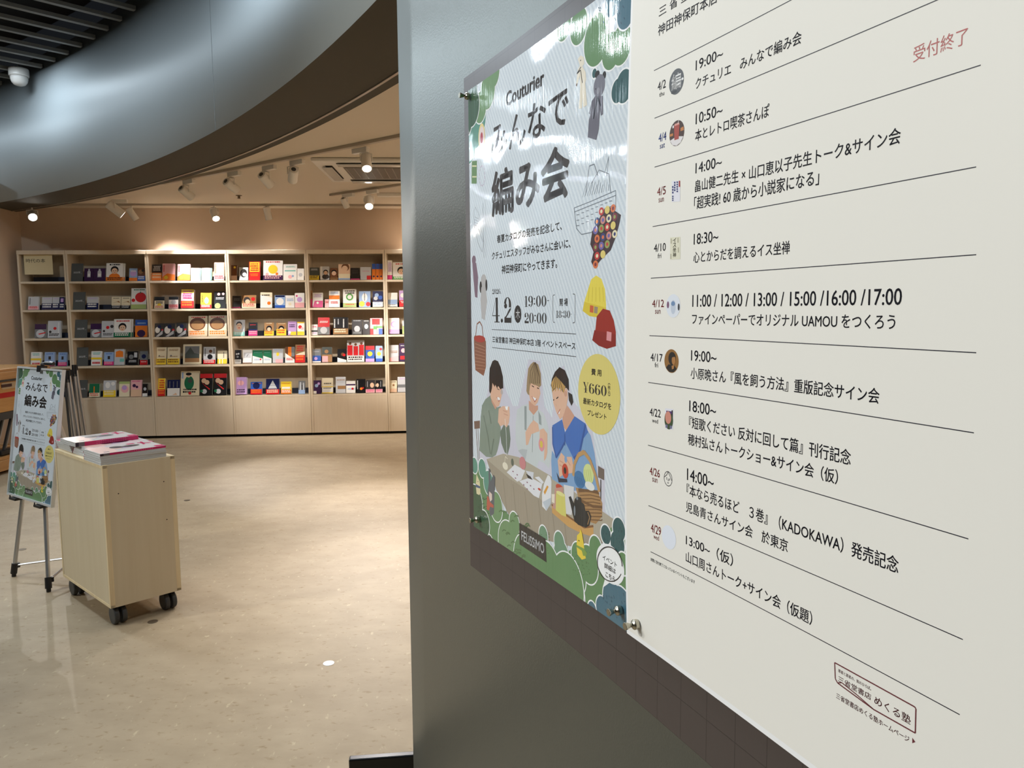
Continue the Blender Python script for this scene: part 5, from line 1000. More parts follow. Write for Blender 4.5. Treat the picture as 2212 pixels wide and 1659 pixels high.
# photograph of three people knitting at a table
CL, CLS, GRY = c_('table_linen', 176, 168, 152), c_('table_linen_side', 160, 150, 134), c_('cutout_shadow', 206, 206, 222)
PQ(K6, [(190, 250), (215, 180), (260, 330), (300, 420), (325, 420), (380, 180), (440, 190), (460, 420), (500, 480), (520, 250), (560, 210), (610, 400), (700, 500), (730, 720), (770, 740), (770, 960), (820, 1010), (740, 1100), (170, 720), (125, 700), (140, 500)], GRY)
SKIN, HAIRK, SHRT = c_('skin', 224, 182, 158), c_('black_hair', 34, 28, 28), c_('grey_green_shirt', 134, 148, 136)
SKD, SHD2 = c_('skin_warm', 206, 158, 136), c_('shirt_fold', 108, 122, 110)
PQ(KA, [(125, 830), (195, 822), (195, 915), (130, 922)], c_('chair_brown', 116, 88, 72)); PL(KA, [(150, 920), (175, 1300)], .0012, c_('chair_brown', 0, 0, 0)); PL(KA, [(172, 920), (188, 1280)], .0010, c_('chair_brown', 0, 0, 0))
# table
PQ(K6, [(165, 692), (250, 664), (330, 682), (480, 770), (830, 1010), (760, 1120), (610, 1040), (420, 880), (280, 790)], CL); PQ(K6, [(165, 692), (280, 790), (420, 880), (610, 1040), (760, 1120), (720, 1160), (600, 1140), (400, 1090), (280, 980), (215, 850)], CLS)
for x in (250, 300, 360, 430, 500, 560): PL(K6, [(x, 790 + (x - 250) * .62), (x + 18, 960 + (x - 250) * .62)], .0014, c_('linen_fold', 146, 136, 120))
# person in the grey green shirt
PQ(KA, [(190, 1180), (195, 1000), (205, 780), (220, 640), (262, 565), (320, 520), (350, 610), (400, 665), (445, 650), (432, 780), (448, 960), (425, 1090), (405, 1180), (385, 1235), (340, 1262), (270, 1255)], SHRT)
PQ(KA, [(436, 960), (480, 870), (545, 880), (560, 1040), (552, 1130), (525, 1228), (490, 1200), (450, 1090)], SHD2); PL(KA, [(240, 760), (290, 1000), (320, 1220)], .002, SHD2); PL(KA, [(300, 700), (330, 860)], .002, SHD2); PL(KA, [(360, 1040), (330, 1230)], .002, SHD2)
PQ(KA, [(318, 340), (345, 370), (400, 395), (455, 428), (464, 480), (440, 590), (425, 645), (392, 662), (350, 625), (322, 540)], SKIN); PQ(KA, [(330, 560), (392, 662), (380, 690), (335, 600)], SKD)
PQ(KA, [(308, 470), (306, 300), (312, 200), (345, 112), (372, 96), (410, 112), (442, 180), (470, 300), (474, 440), (440, 425), (380, 395), (345, 372), (338, 440), (325, 482)], HAIRK); PQ(KA, [(345, 370), (372, 420), (380, 392), (402, 440), (412, 400), (440, 450), (470, 430), (440, 380), (380, 360)], HAIRK); PQ(KA, [(308, 300), (330, 330), (332, 470), (318, 500), (306, 470)], HAIRK); PE(KA, 455, 480, 14, 30, c_('glasses_pale', 190, 180, 178)); PE(KA, 416, 562, 18, 20, WH); PL(KA, [(395, 540), (418, 590), (432, 580)], .0007, c_('lip', 176, 84, 80)); PL(KA, [(400, 440), (428, 455)], .0006, HAIRK)
PQ(KA, [(420, 680), (470, 648), (545, 655), (552, 760), (540, 850), (515, 905), (480, 870), (440, 890), (410, 840)], SKIN); PL(KA, [(470, 700), (520, 720)], .001, SKD); PL(KA, [(480, 740), (530, 760)], .001, SKD); PL(KA, [(495, 800), (510, 1000), (518, 1240)], .0006, WH); PQ(KA, [(495, 655), (530, 650), (525, 700), (505, 690)], WH)
# person in the white shirt with braces
WSH, BRACE, BLOND = c_('white_shirt', 202, 210, 214), c_('brace_grey', 150, 160, 162), c_('ash_blond', 158, 136, 104)
PQ(KA, [(650, 1180), (620, 1050), (622, 850), (640, 690), (700, 645), (772, 620), (830, 752), (888, 680), (950, 730), (1000, 850), (1040, 1060), (1050, 1250), (1020, 1392), (960, 1330), (900, 1300), (872, 1385), (740, 1300)], WSH)
PQ(KA, [(725, 650), (752, 650), (752, 940), (728, 930)], BRACE); PQ(KA, [(892, 700), (925, 770), (930, 880), (900, 860)], BRACE); PQ(KA, [(650, 1180), (700, 1160), (760, 1170), (740, 1290)], c_('shirt_shade', 182, 190, 196)); PL(KA, [(830, 760), (820, 1200)], .001, BRACE)
PQ(KA, [(778, 580), (850, 645), (888, 640), (888, 690), (835, 756), (780, 690)], SKD); PQ(KA, [(772, 470), (780, 375), (830, 360), (905, 415), (918, 500), (884, 605), (850, 648), (802, 605)], SKIN)
PQ(KA, [(750, 470), (758, 330), (772, 200), (800, 150), (835, 120), (890, 150), (922, 260), (926, 400), (905, 425), (888, 412), (862, 398), (835, 392), (806, 372), (792, 410), (780, 505), (762, 500)], BLOND); [PL(KA, [(846 + k * 3, 126), (800 + k * 22, 230 + (k % 3) * 40), (790 + k * 23, 380)], .0007, c_('hair_root', 92, 74, 58)) for k in range(6)]; PQ(KA, [(752, 400), (780, 380), (786, 520), (764, 505)], BLOND); PL(KA, [(815, 405), (840, 420)], .0008, HAIRK); PL(KA, [(878, 430), (900, 440)], .0008, HAIRK); PQ(KA, [(820, 535), (868, 560), (852, 590)], WH); PL(KA, [(815, 530), (850, 598), (872, 562)], .0007, c_('lip', 0, 0, 0))
PQ(KA, [(738, 960), (790, 870), (835, 815), (890, 860), (905, 950), (870, 960), (810, 985), (770, 1110), (745, 1115)], SKIN); PQ(KA, [(910, 930), (955, 915), (1000, 980), (1000, 1200), (985, 1270), (960, 1305), (965, 1130), (905, 1090)], SKIN); PE(KA, 930, 1110, 34, 80, c_('pink_crochet', 222, 150, 160)); PE(KA, 928, 1105, 18, 42, c_('yellow_core', 220, 196, 90))
# person with the blue ruffled collar
BLU, SLV, TAN = c_('collar_blue', 66, 112, 190), c_('sleeve_blue', 126, 164, 208), c_('bleached_fringe', 190, 152, 92)
PQ(KB, [(50, 1300), (60, 1180), (110, 1260), (160, 1200), (220, 1080), (320, 1280), (385, 1230), (420, 1050), (460, 900), (520, 1000), (565, 1200), (612, 1560), (600, 1659), (300, 1659), (240, 1640), (60, 1520)], SLV)
PQ(KB, [(185, 800), (190, 760), (240, 640), (285, 700), (330, 772), (240, 952), (190, 890)], SKD); PQ(KB, [(64, 880), (180, 808), (215, 962), (330, 770), (460, 858), (490, 960), (425, 1050), (388, 1230), (320, 1282), (215, 1070), (110, 1272), (64, 1100)], BLU); PL(KB, [(460, 870), (420, 1060), (385, 1225), (320, 1275)], .0024, c_('ruffle', 50, 88, 160)); PL(KB, [(66, 900), (70, 1100), (110, 1265), (160, 1180), (212, 1080)], .0018, c_('ruffle', 0, 0, 0)); PL(KB, [(212, 980), (214, 1120)], .001, c_('ruffle', 0, 0, 0))
PQ(KB, [(62, 480), (105, 430), (190, 465), (240, 430), (250, 540), (235, 640), (195, 770), (155, 806), (110, 720), (75, 610)], SKIN); PQ(KB, [(46, 400), (60, 320), (95, 240), (150, 182), (212, 220), (255, 330), (264, 470), (232, 430), (205, 440), (190, 485), (160, 400), (110, 420), (70, 470)], HAIRK); PQ(KB, [(52, 370), (80, 320), (108, 288), (165, 350), (222, 420), (200, 500), (182, 440), (166, 482), (152, 412), (136, 472), (118, 420), (100, 478), (86, 430), (62, 490)], TAN); [PL(KB, [(112 + k * 6, 250 + k * 6), (70 + k * 28, 440)], .0006, HAIRK) for k in range(5)]; PQ(KB, [(100, 240), (150, 182), (215, 222), (258, 330), (262, 440), (230, 425), (180, 350), (112, 300)], HAIRK); PQ(KB, [(252, 480), (300, 510), (315, 600), (292, 645), (262, 580)], HAIRK); PE(KB, 222, 500, 16, 36, SKD)
PL(KB, [(112, 560), (136, 540)], .0009, HAIRK); PL(KB, [(74, 580), (86, 570)], .0009, HAIRK); PQ(KB, [(132, 740), (155, 690), (150, 740)], WH); PL(KB, [(128, 742), (158, 685)], .0007, c_('lip', 0, 0, 0)); PL(KB, [(105, 620), (112, 650)], .0006, SKD)
PQ(KB, [(128, 1300), (170, 1205), (215, 1255), (295, 1255), (322, 1400), (300, 1450), (200, 1465), (150, 1500)], SKIN); PL(KB, [(150, 1300), (200, 1330)], .001, SKD); PL(KB, [(150, 1350), (200, 1380)], .001, SKD); PL(KB, [(240, 1290), (280, 1360)], .001, SKD); PE(KB, 225, 1285, 16, 40, SLV); PE(KB, 218, 1425, 38, 88, c_('red_motif', 196, 66, 44)); PE(KB, 216, 1420, 16, 40, HAIRK); PQ(KB, [(115, 1440), (150, 1510), (240, 1520), (245, 1560), (140, 1560)], c_('cuff', 30, 36, 60))
# things on the table
WOOD_, WICK, WICD = c_('tray_wood', 204, 158, 94), c_('wicker', 170, 130, 84), c_('wicker_dark', 112, 78, 46)
PQ(KR, [(830, 40), (915, 90), (915, 240), (830, 200)], c_('chair_back', 112, 98, 90)); PL(KR, [(868, 230), (868, 520)], .0014, c_('chair_leg', 52, 44, 48))
PQ(KR, [(520, 340), (830, 395), (890, 560), (885, 740), (800, 842), (730, 820), (560, 480)], WICK)
for k in range(9): PL(KR, [(560 + k * 20, 400 + k * 48), (700 + k * 22, 392 + k * 50), (850 + k * 5, 430 + k * 44)], .0007, WICD)
PL(KR, [(600, 520), (760, 600), (885, 610)], .002, WICD); PL(KR, [(560, 370), (840, 400)], .002, WICD)
PE(KR, 575, 230, 75, 118, c_('blue_yarn', 56, 116, 170)); PE(KR, 700, 155, 72, 140, c_('lime_yarn', 210, 222, 150)); PE(KR, 718, 320, 66, 58, c_('white_yarn', 226, 230, 230)); 
for k in range(4): PL(KR, [(520 + k * 26, 180 + k * 10), (560 + k * 22, 310)], .0006, c_('blue_yarn2', 40, 92, 144)); PL(KR, [(640 + k * 26, 90), (660 + k * 28, 250)], .0006, c_('lime_yarn2', 182, 196, 116))
PL(KR, [(490, 180), (505, 20), (560, -110), (640, -150), (720, -40), (800, 180), (850, 400)], .0034, c_('handle_wicker', 190, 150, 100))
PQ(KR, [(190, 575), (255, 640), (430, 740), (620, 880), (720, 880), (765, 870), (768, 990), (720, 1008), (600, 970), (420, 880), (200, 690)], WOOD_); PL(KR, [(190, 575), (430, 745), (640, 890), (765, 872)], .0016, c_('tray_inside', 132, 88, 50))
PE(KR, 300, 340, 52, 44, c_('red_motif', 0, 0, 0)); PQ(KR, [(238, 350), (350, 330), (350, 440), (250, 640), (205, 620)], c_('rose_cup', 196, 150, 138)); PQ(KR, [(360, 300), (500, 330), (498, 500), (470, 720), (392, 700), (372, 480)], c_('milk_cup', 216, 216, 220)); PQ(KR, [(254, 415), (375, 430), (395, 745), (330, 720), (250, 650)], c_('yellow_cup', 212, 206, 110)); PE(KR, 315, 425, 58, 28, c_('cup_rim', 226, 222, 150)); PQ(KR, [(192, 430), (235, 430), (232, 560), (195, 540)], c_('cream_cup', 232, 222, 206))
PQ(KR, [(60, 430), (90, 280), (140, 165), (175, 190), (190, 260), (182, 560), (120, 662), (62, 600)], c_('paper_bag', 228, 230, 236)); PQ(KR, [(82, 400), (130, 310), (150, 330), (100, 440)], c_('bag_orange', 222, 158, 60)); PQ(KR, [(70, 540), (180, 480), (182, 560), (120, 660)], c_('bag_shade', 192, 202, 214))
PQ(KR, [(428, 470), (458, 458), (500, 560), (512, 500), (540, 465), (596, 478), (604, 540), (640, 570), (658, 660), (708, 660), (738, 740), (712, 860), (664, 892), (560, 855), (505, 800), (480, 690)], c_('teapot_black', 26, 27, 30)); PL(KR, [(690, 680), (718, 750), (690, 850)], .0009, WICK); PE(KR, 510, 660, 12, 70, c_('teapot_shine', 120, 130, 140)); PE(KR, 545, 490, 14, 22, c_('teapot_shine', 0, 0, 0))
PQ(KA, [(515, 1440), (610, 1348), (735, 1420), (690, 1530), (640, 1552)], c_('leaflet', 226, 228, 236)); PQ(KA, [(665, 1545), (800, 1500), (940, 1580), (900, 1750), (840, 1720)], c_('leaflet', 0, 0, 0)); PQ(KA, [(740, 1420), (838, 1440), (830, 1530), (790, 1500)], c_('leaflet2', 212, 216, 226)); PQ(KA, [(850, 1500), (900, 1490), (960, 1560), (940, 1580)], c_('leaflet', 0, 0, 0)); PQ(KA, [(745, 1455), (800, 1490), (825, 1530), (770, 1510)], HAIRK)
for (x, y) in ((590, 1430), (640, 1470), (620, 1510), (720, 1590), (760, 1560), (800, 1600), (760, 1640), (840, 1640)): PE(KA, x, y, 9, 9, c_('leaflet_mark', 150, 110, 130), 8)
PE(KA, 905, 1643, 18, 14, c_('red_motif', 0, 0, 0), 12); PE(KA, 705, 1330, 38, 76, c_('rose_yarn', 204, 134, 140)); PE(KA, 497, 1365, 32, 44, c_('cream_yarn', 232, 226, 208)); PL(KA, [(490, 1330), (500, 1250), (525, 1280)], .0007, c_('cream_yarn', 0, 0, 0)); PE(KA, 583, 1320, 16, 44, c_('green_tin', 92, 102, 92))
# foliage along the bottom, toys
PQ(FULL, [(1018, 1016), (1040, 1004), (1062, 1082), (1098, 1112), (1130, 1150), (1160, 1156), (1192, 1182), (1225, 1192), (1250, 1176), (1300, 1182), (1318, 1140), (1362, 1130), (1362, 1375), (1018, 1145)], MDG)
bush(KL, TEA, [(160, 170, 110), (270, 210, 130), (360, 420, 170)]); bush(KL, LTG, [(470, 760, 210), (730, 1010, 170), (640, 1300, 330), (800, 1500, 330)]); bush(KL, DKG, [(170, 700, 250), (300, 1000, 180), (380, 1280, 110), (200, 1100, 150)])
bush(KR, LMG, [(80, 1000, 130), (300, 1100, 150), (120, 1300, 240), (330, 1290, 220)]); bush(KR, TDK, [(940, 990, 130), (1120, 920, 160), (1100, 1120, 180)]); bush(KR, MDG, [(800, 1180, 170), (560, 1290, 190), (700, 1400, 260), (1180, 1390, 150), (540, 1560, 250), (340, 1720, 230), (520, 1800, 260)])
bush(FULL, MDG, [(1135, 1215, 60), (1180, 1240, 70), (1225, 1265, 70)]); bush(FULL, SLB, [(1322, 1296, 40), (1300, 1315, 26), (1340, 1320, 52), (1278, 1318, 18), (1310, 1340, 40)])
rt = random.Random(3)
def ticks(A, x0, y0, x1, y1, n, m, dx, dy, w=.0007):
    for _ in range(n):
        x, y = rt.uniform(x0, x1), rt.uniform(y0, y1); PL(A, [(x, y), (x + dx * rt.uniform(.6, 1), y + dy * rt.uniform(.3, 1))], w, m)
for k in range(34):
    x, y = rt.uniform(450, 900), rt.uniform(650, 1500)
    if y < 560 + (x - 400) * 1.35 + 500 and y > 620 + (x - 450) * .9: PL(KL, [(x, y), (x + 25, y - 22), (x + 55, y - 8)], .0012, c_('leaf_mark', 84, 116, 74))
ticks(KL, 170, 640, 360, 1080, 34, c_('dark_mark', 40, 72, 50), 30, -14); ticks(KR, 890, 880, 1190, 1180, 40, c_('teal_mark', 34, 70, 76), 6, 34); ticks(FULL, 1290, 1275, 1350, 1335, 40, c_('slate_mark', 44, 80, 100), 2, 6); ticks(FULL, 1290, 6, 1350, 50, 20, c_('slate_mark', 0, 0, 0), 3, 7); ticks(KR, 20, 950, 160, 1350, 24, c_('leaf_mark', 0, 0, 0), 16, 8); ticks(FULL, 1325, 168, 1352, 215, 16, c_('teal_mark', 0, 0, 0), 1, 6); ticks(KR, 480, 1220, 720, 1560, 36, c_('leaf_mark', 0, 0, 0), 16, 10)
YEL = c_('toy_yellow', 232, 206, 66)
PQ(KL, [(190, 285), (205, 330), (235, 400), (246, 560), (230, 595), (190, 575), (178, 450)], c_('toy_cream', 222, 212, 172)); PQ(KL, [(176, 435), (240, 470), (240, 500), (178, 480)], c_('toy_scarf', 70, 92, 130)); PE(KL, 210, 402, 5, 6, HAIRK, 8)
GT, RDR = c_('toy_grey', 92, 96, 104), c_('toy_red', 190, 92, 72)
PQ(KL, [(360, 205), (385, 230), (392, 400), (430, 300), (452, 340), (448, 560), (440, 860), (385, 900), (345, 560), (365, 420)], GT); PQ(KL, [(372, 540), (410, 580), (412, 660), (385, 690), (366, 600)], c_('toy_face', 226, 206, 196)); PQ(KL, [(340, 610), (362, 615), (380, 690), (435, 740), (432, 780), (385, 760), (368, 815), (335, 800)], RDR)
PQ(KR, [(590, 908), (612, 960), (636, 1100), (652, 1240), (668, 1318), (612, 1334), (552, 1262), (540, 1160), (546, 1000), (585, 960)], YEL); PQ(KR, [(540, 1130), (640, 1180), (680, 1240), (672, 1285), (630, 1280), (612, 1210), (540, 1160)], c_('toy_green_scarf', 128, 158, 70)); PE(KR, 572, 1072, 10, 8, HAIRK, 8)
# soft toys at the top right
CRM, GRB = c_('bear_cream', 232, 224, 208), c_('bear_grey', 118, 118, 132)
def toy(A, pts, m): PQ(A, pts, m)
toy(KT, [(1440, 640), (1470, 600), (1505, 620), (1510, 690), (1490, 720), (1525, 780), (1530, 860), (1520, 900), (1540, 1140), (1500, 1165), (1490, 1060), (1484, 1175), (1450, 1180), (1465, 960), (1462, 820), (1430, 930), (1420, 920), (1440, 760), (1462, 710)], CRM); PL(KT, [(1475, 725), (1430, 800), (1470, 760), (1490, 900)], .0008, HAIRK); PE(KT, 1470, 655, 5, 8, HAIRK, 8); PE(KT, 1427, 920, 8, 16, c_('chair_brown', 0, 0, 0), 8)
PE(KT, 1650, 805, 26, 40, HAIRK); PE(KT, 1726, 815, 20, 42, HAIRK); PE(KT, 1672, 930, 62, 122, GRB); toy(KT, [(1630, 1040), (1710, 1040), (1712, 1240), (1690, 1255), (1680, 1180), (1668, 1400), (1640, 1520), (1548, 1490), (1560, 1300), (1600, 1150), (1580, 1250), (1560, 1230), (1590, 1100)], c_('bear_body', 104, 102, 116)); PL(KT, [(1655, 1050), (1610, 1290)], .0016, c_('bow', 34, 36, 50)); PL(KT, [(1655, 1050), (1690, 1150)], .0016, c_('bow', 0, 0, 0)); PE(KT, 1662, 985, 20, 34, c_('muzzle', 140, 140, 152)); PE(KT, 1634, 965, 5, 9, HAIRK, 8)
# drawings and small knitted things down the sides
PE(KT, 398, 1490, 36, 152, c_('motif_cream', 232, 212, 150)); PE(KT, 398, 1490, 28, 118, c_('motif_pink', 232, 214, 214)); PE(KT, 398, 1495, 14, 60, c_('motif_red', 178, 52, 70))
PQ(K5, [(90, 825), (116, 822), (114, 940), (88, 940)], c_('swatch_green', 104, 140, 88)); PL(K5, [(92, 850), (114, 850)], .0012, c_('swatch_cream', 226, 222, 180)); PL(K5, [(92, 905), (114, 905)], .0012, c_('swatch_cream', 0, 0, 0)); SKT = c_('sketch_grey', 150, 156, 166)
for q in range(14):
    a, b = q / 14 * 2 * math.pi, (q + .7) / 14 * 2 * math.pi; PL(K5, [(142 + 14 * math.cos(a), 900 + 52 * math.sin(a)), (142 + 14 * math.cos(b), 900 + 52 * math.sin(b))], .0010, c_('ring_lilac', 190, 170, 196))
PL(K5, [(100, 1080), (108, 1060), (122, 1090), (135, 1150), (150, 1240), (142, 1290), (120, 1240), (102, 1150), (100, 1080)], .0005, SKT); PL(K5, [(122, 1170), (148, 1240)], .0005, SKT); PL(K5, [(158, 1020), (162, 1320)], .0005, SKT); PL(K5, [(146, 1040), (152, 1320)], .0005, SKT)
for k in range(5): PL(K5, [(104, 1110 + k * 14), (124, 1120 + k * 14)], .0004, SKT)
SKB = c_('sketch_dark', 110, 118, 130)
PL(K5, [(612, 1065), (700, 1030), (825, 975), (825, 1060), (800, 1100), (700, 1190), (650, 1200), (625, 1170), (612, 1065)], .0006, SKB); PL(K5, [(614, 1085), (700, 1050), (825, 1000)], .0005, SKB); PL(K5, [(670, 1000), (690, 850), (715, 840), (735, 900)], .0008, SKB); PL(K5, [(780, 900), (790, 800), (770, 880)], .0006, SKB); PL(K5, [(700, 940), (740, 870), (790, 890), (800, 990)], .0006, SKB)
for k in range(12): PL(K5, [(655 + k * 12, 1010 - k * 3), (680 + k * 10, 920 + (k % 3) * 12)], .0004, SKB)
for k in range(22):
    x = 625 + (k % 8) * 24; y = 1100 + (k // 8) * 28 - (k % 8) * 10; PL(K5, [(x, y), (x + 14, y - 2)], .0005, SKB)
PQ(K5, [(705, 1185), (770, 1065), (795, 1060), (852, 1100), (845, 1140), (825, 1215), (800, 1280), (750, 1330), (715, 1372), (700, 1340), (712, 1290), (695, 1250)], c_('blanket_dark', 62, 38, 42))
GC = [c_('granny%d' % i, *c) for i, c in enumerate(((196, 60, 56), (226, 206, 120), (220, 120, 70), (60, 66, 120), (206, 140, 130), (236, 226, 190), (128, 50, 60), (110, 100, 170), (150, 160, 90)))]
gi = 0
for r_ in range(7):
    for q in range(4):
        x, y = 722 + q * 30 + (r_ % 2) * 8, 1090 + r_ * 44 - q * 8
        if x > 848 - max(0, r_ - 2) * 26 or (r_ == 0 and q == 0): continue
        PE(K5, x, y, 13, 21, GC[gi % 9], 14); PE(K5, x, y, 6, 10, GC[(gi * 5 + 5) % 9], 10); gi += 1
PQ(K5, [(690, 1420 + 40), (700, 1430), (725, 1410), (752, 1428), (770, 1480), (776, 1560), (772, 1600), (735, 1625), (690, 1618), (656, 1590), (664, 1545), (672, 1520)], c_('beanie_yellow', 232, 214, 84)); PQ(K5, [(664, 1545), (776, 1575), (772, 1602), (735, 1626), (690, 1618), (656, 1592)], c_('beanie_yellow_cuff', 220, 196, 62)); PQ(K5, [(694, 1562), (712, 1566), (710, 1602), (692, 1598)], c_('patch_red', 206, 96, 56)); PQ(K5, [(716, 1568), (734, 1572), (731, 1606), (714, 1602)], c_('patch_grey', 156, 140, 120))
for k in range(5): PL(K5, [(690 + k * 17, 1470), (684 + k * 20, 1545)], .0005, c_('beanie_rib', 206, 184, 60))
PQ(crop(980, 0, 2.37), [(720, 1700), (728, 1620), (760, 1580), (795, 1590), (815, 1640), (826, 1700), (826, 1770), (780, 1786), (738, 1770), (705, 1740)], c_('beanie_red', 156, 42, 28)); PQ(crop(980, 0, 2.37), [(716, 1690), (826, 1712), (826, 1772), (780, 1786), (738, 1770), (705, 1742)], c_('beanie_red_cuff', 140, 36, 26)); PQ(crop(980, 0, 2.37), [(780, 1696), (804, 1702), (802, 1748), (778, 1742)], c_('patch_pink', 222, 150, 156))
PE(K5, 100, 1332, 10, 24, c_('toy_plum', 128, 104, 122)); PQ(K5, [(92, 1345), (112, 1345), (122, 1420), (118, 1525), (106, 1520), (98, 1430)], c_('toy_plum', 0, 0, 0)); PE(K5, 150, 1440, 15, 36, c_('toy_pale', 186, 184, 186)); PE(K5, 135, 1470, 6, 30, HAIRK); PE(K5, 164, 1460, 5, 30, HAIRK); PQ(K5, [(138, 1470), (160, 1470), (168, 1540), (156, 1640), (140, 1630), (134, 1540)], c_('toy_pale', 0, 0, 0))
BSK = c_('basket_bag', 142, 92, 72); PQ(K6, [(100, 68), (105, 58), (150, 66), (162, 90), (162, 220), (150, 266), (108, 236), (103, 160)], BSK); PL(K6, [(108, 70), (116, 0), (130, -12), (142, 10), (148, 70)], .0014, BSK); PE(K6, 130, 76, 28, 18, c_('bag_lining', 176, 66, 56))
for k in range(8): PL(K6, [(106, 100 + k * 18), (158, 120 + k * 16)], .0006, c_('bag_weave', 178, 132, 108))
# price disc, speech balloon, company plate
PE(KB, 612, 508, 250, 480, c_('disc_yellow', 220, 206, 122), 48)
INKP = c_('ink_brown', 44, 38, 38)
PT(KB, '費 用', 530, 197, 278, 650, INKP, .024); PT(KB, '最新カタログを', 432, 545, 622, 768, INKP, .022); PT(KB, 'プレゼント', 483, 688, 757, 710, INKP, .022)
for ch, y in (('︵', 372), ('税', 400), ('込', 452), ('︶', 505)):
    if ch in '税込': PT(KB, ch, 727, y, y + 48, 757, INKP, .022)
PL(KB, [(728, 392), (742, 376), (756, 394)], .0005, INKP); PL(KB, [(728, 508), (742, 528), (756, 512)], .0005, INKP)
PE(KR, 1000, 1395, 192, 262, WH, 40); PQ(KR, [(930, 1600), (900, 1720), (1010, 1640)], WH)
ring = [(1000 + 172 * math.cos(2 * math.pi * k / 40), 1395 + 236 * math.sin(2 * math.pi * k / 40) + 0.18 * 172 * math.cos(2 * math.pi * k / 40)) for k in range(41)]
for a, b in zip(ring[3:], ring[4:]):
    PL(KR, [a, b], .0008, INKP)
PT(KR, 'イベント', 898, 1262, 1330, 1095, INKP, .024); PT(KR, '詳細は', 922, 1368, 1446, 1080, INKP, .024); PT(KR, 'こちら', 940, 1494, 1566, 1072, INKP, .024)
PQ(KL, [(803, 992), (1182, 1222), (1195, 1560), (808, 1300)], c_('plate_black', 34, 30, 30)); PT(KL, 'FELiSSiMO', 833, 1100, 1236, 1160, WH, .02)
# headings
HEAD = c_('heading_brown', 62, 54, 52)
PT(KT, 'Couturier', 660, 1004, 1166, 1076, HEAD, .045); PT(K5, 'みんなで', 189, 648, 815, 584, HEAD, .022); PT(K5, '編み会', 190, 884, 1120, 590, HEAD, .034)
PT(K5, '春夏カタログの発売を記念して、', 218, 1204, 1246, 550, INKP, .022); PT(K5, 'クチュリエスタッフがみなさんに会いに、', 192, 1290, 1332, 594, INKP, .022); PT(K5, '神田神保町にやってきます。', 242, 1358, 1404, 526, INKP, .022)
# high-contrast numerals drawn as shapes
def ell(cx, cy, rx, ry, n=22, a0=0, a1=360): return [(cx + rx * math.cos(math.radians(a0 + (a1 - a0) * k / n)), cy + ry * math.sin(math.radians(a0 + (a1 - a0) * k / n))) for k in range(n + 1)]
def ringseg(cx, cy, rx, ry, ix, iy, a0=0, a1=360, n=26): 
    o = ell(cx, cy, rx, ry, n, a0, a1); i = ell(cx, cy, ix, iy, n, a0, a1)
    return [[o[k], o[k + 1], i[k + 1], i[k]] for k in range(n)]
def R4(x0, y0, x1, y1): return [(x0, y0), (x1, y0), (x1, y1), (x0, y1)]
G = {
 '0': (.56, ringseg(.28, .5, .27, .5, .11, .475)),
 '1': (.40, [R4(.13, 0, .28, 1), R4(.02, 0, .39, .035), [(.02, .86), (.13, .93), (.13, .97), (.02, .90)]]),
 '2': (.54, ringseg(.26, .70, .26, .30, .10, .275, -20, 170, 18) + [ell(.12, .66, .11, .10), [(.505, .60), (.49, .5), (.16, .20), (.02, .2), (.02, .12), (.36, .52)], R4(.02, 0, .53, .2), R4(.49, .2, .53, .28)]),
 '3': (.54, ringseg(.24, .745, .25, .255, .10, .235, -80, 165, 18) + ringseg(.24, .27, .28, .27, .11, .245, -165, 85, 18) + [ell(.10, .70, .09, .085), ell(.10, .26, .10, .095), R4(.16, .5, .3, .53)]),
 '4': (.58, [R4(.28, 0, .44, 1), R4(.16, 0, .56, .035), [(.28, 1), (.30, 1), (.03, .27), (.0, .27)], R4(0, .255, .57, .29)]),
 '6': (.56, ringseg(.28, .30, .27, .30, .11, .275) + ringseg(.30, .5, .29, .5, .14, .475, 75, 200, 16) + [ell(.42, .84, .09, .085)]),
 '8': (.56, ringseg(.28, .75, .23, .25, .09, .225) + ringseg(.28, .26, .27, .26, .11, .235)),
 '9': (.56, ringseg(.28, .70, .27, .30, .11, .275) + ringseg(.26, .5, .29, .5, .14, .475, -105, 20, 16) + [ell(.14, .16, .09, .085)]),
 ':': (.26, [ell(.12, .27, .08, .075), ell(.12, .73, .08, .075)]), '.': (.24, [ell(.11, .08, .085, .08)]), '-': (.30, [R4(.03, .5, .25, .55)]),
 'Y': (.56, [R4(.2, 0, .34, .45), R4(.1, 0, .44, .035), [(.02, 1), (.18, 1), (.34, .42), (.24, .42)], [(.50, 1), (.54, 1), (.31, .45), (.28, .45)], R4(.08, .36, .46, .39), R4(.08, .24, .46, .27), R4(-.02, .97, .24, 1), R4(.40, .97, .58, 1)]),
}
def numerals(A, body, xl, yt, yb, xr, m):
    x0, y1 = PP(*A(xl, yt)); x0b, y0 = PP(*A(xl, yb)); x1, _ = PP(*A(xr, (yt + yb) / 2)); x0 = (x0 + x0b) / 2
    W = sum(G[ch][0] + .04 for ch in body) - .04; x = 0; art.seq += 1
    for ch in body:
        for pl in G[ch][1]: art.poly([(x0 + (x + u) / W * (x1 - x0), y0 + v * (y1 - y0)) for u, v in pl], m, art.seq)
        x += G[ch][0] + .04
numerals(KD, '2026.', 183, 368, 460, 343, INKP); numerals(KD, '4.2', 180, 525, 965, 525, INKP); numerals(KD, '19:00-', 757, 495, 690, 1208, INKP); numerals(KD, '20:00', 757, 792, 980, 1155, INKP); numerals(KD, '18:30-', 1322, 755, 886, 1610, INKP); numerals(KB, 'Y660', 432, 358, 482, 713, INKP)
PE(KD, 638, 818, 64, 162, INKP, 12); PT(KD, '木', 602, 735, 905, 676, WH, .012); PT(KD, '開 場', 1385, 538, 674, 1533, INKP, .022)
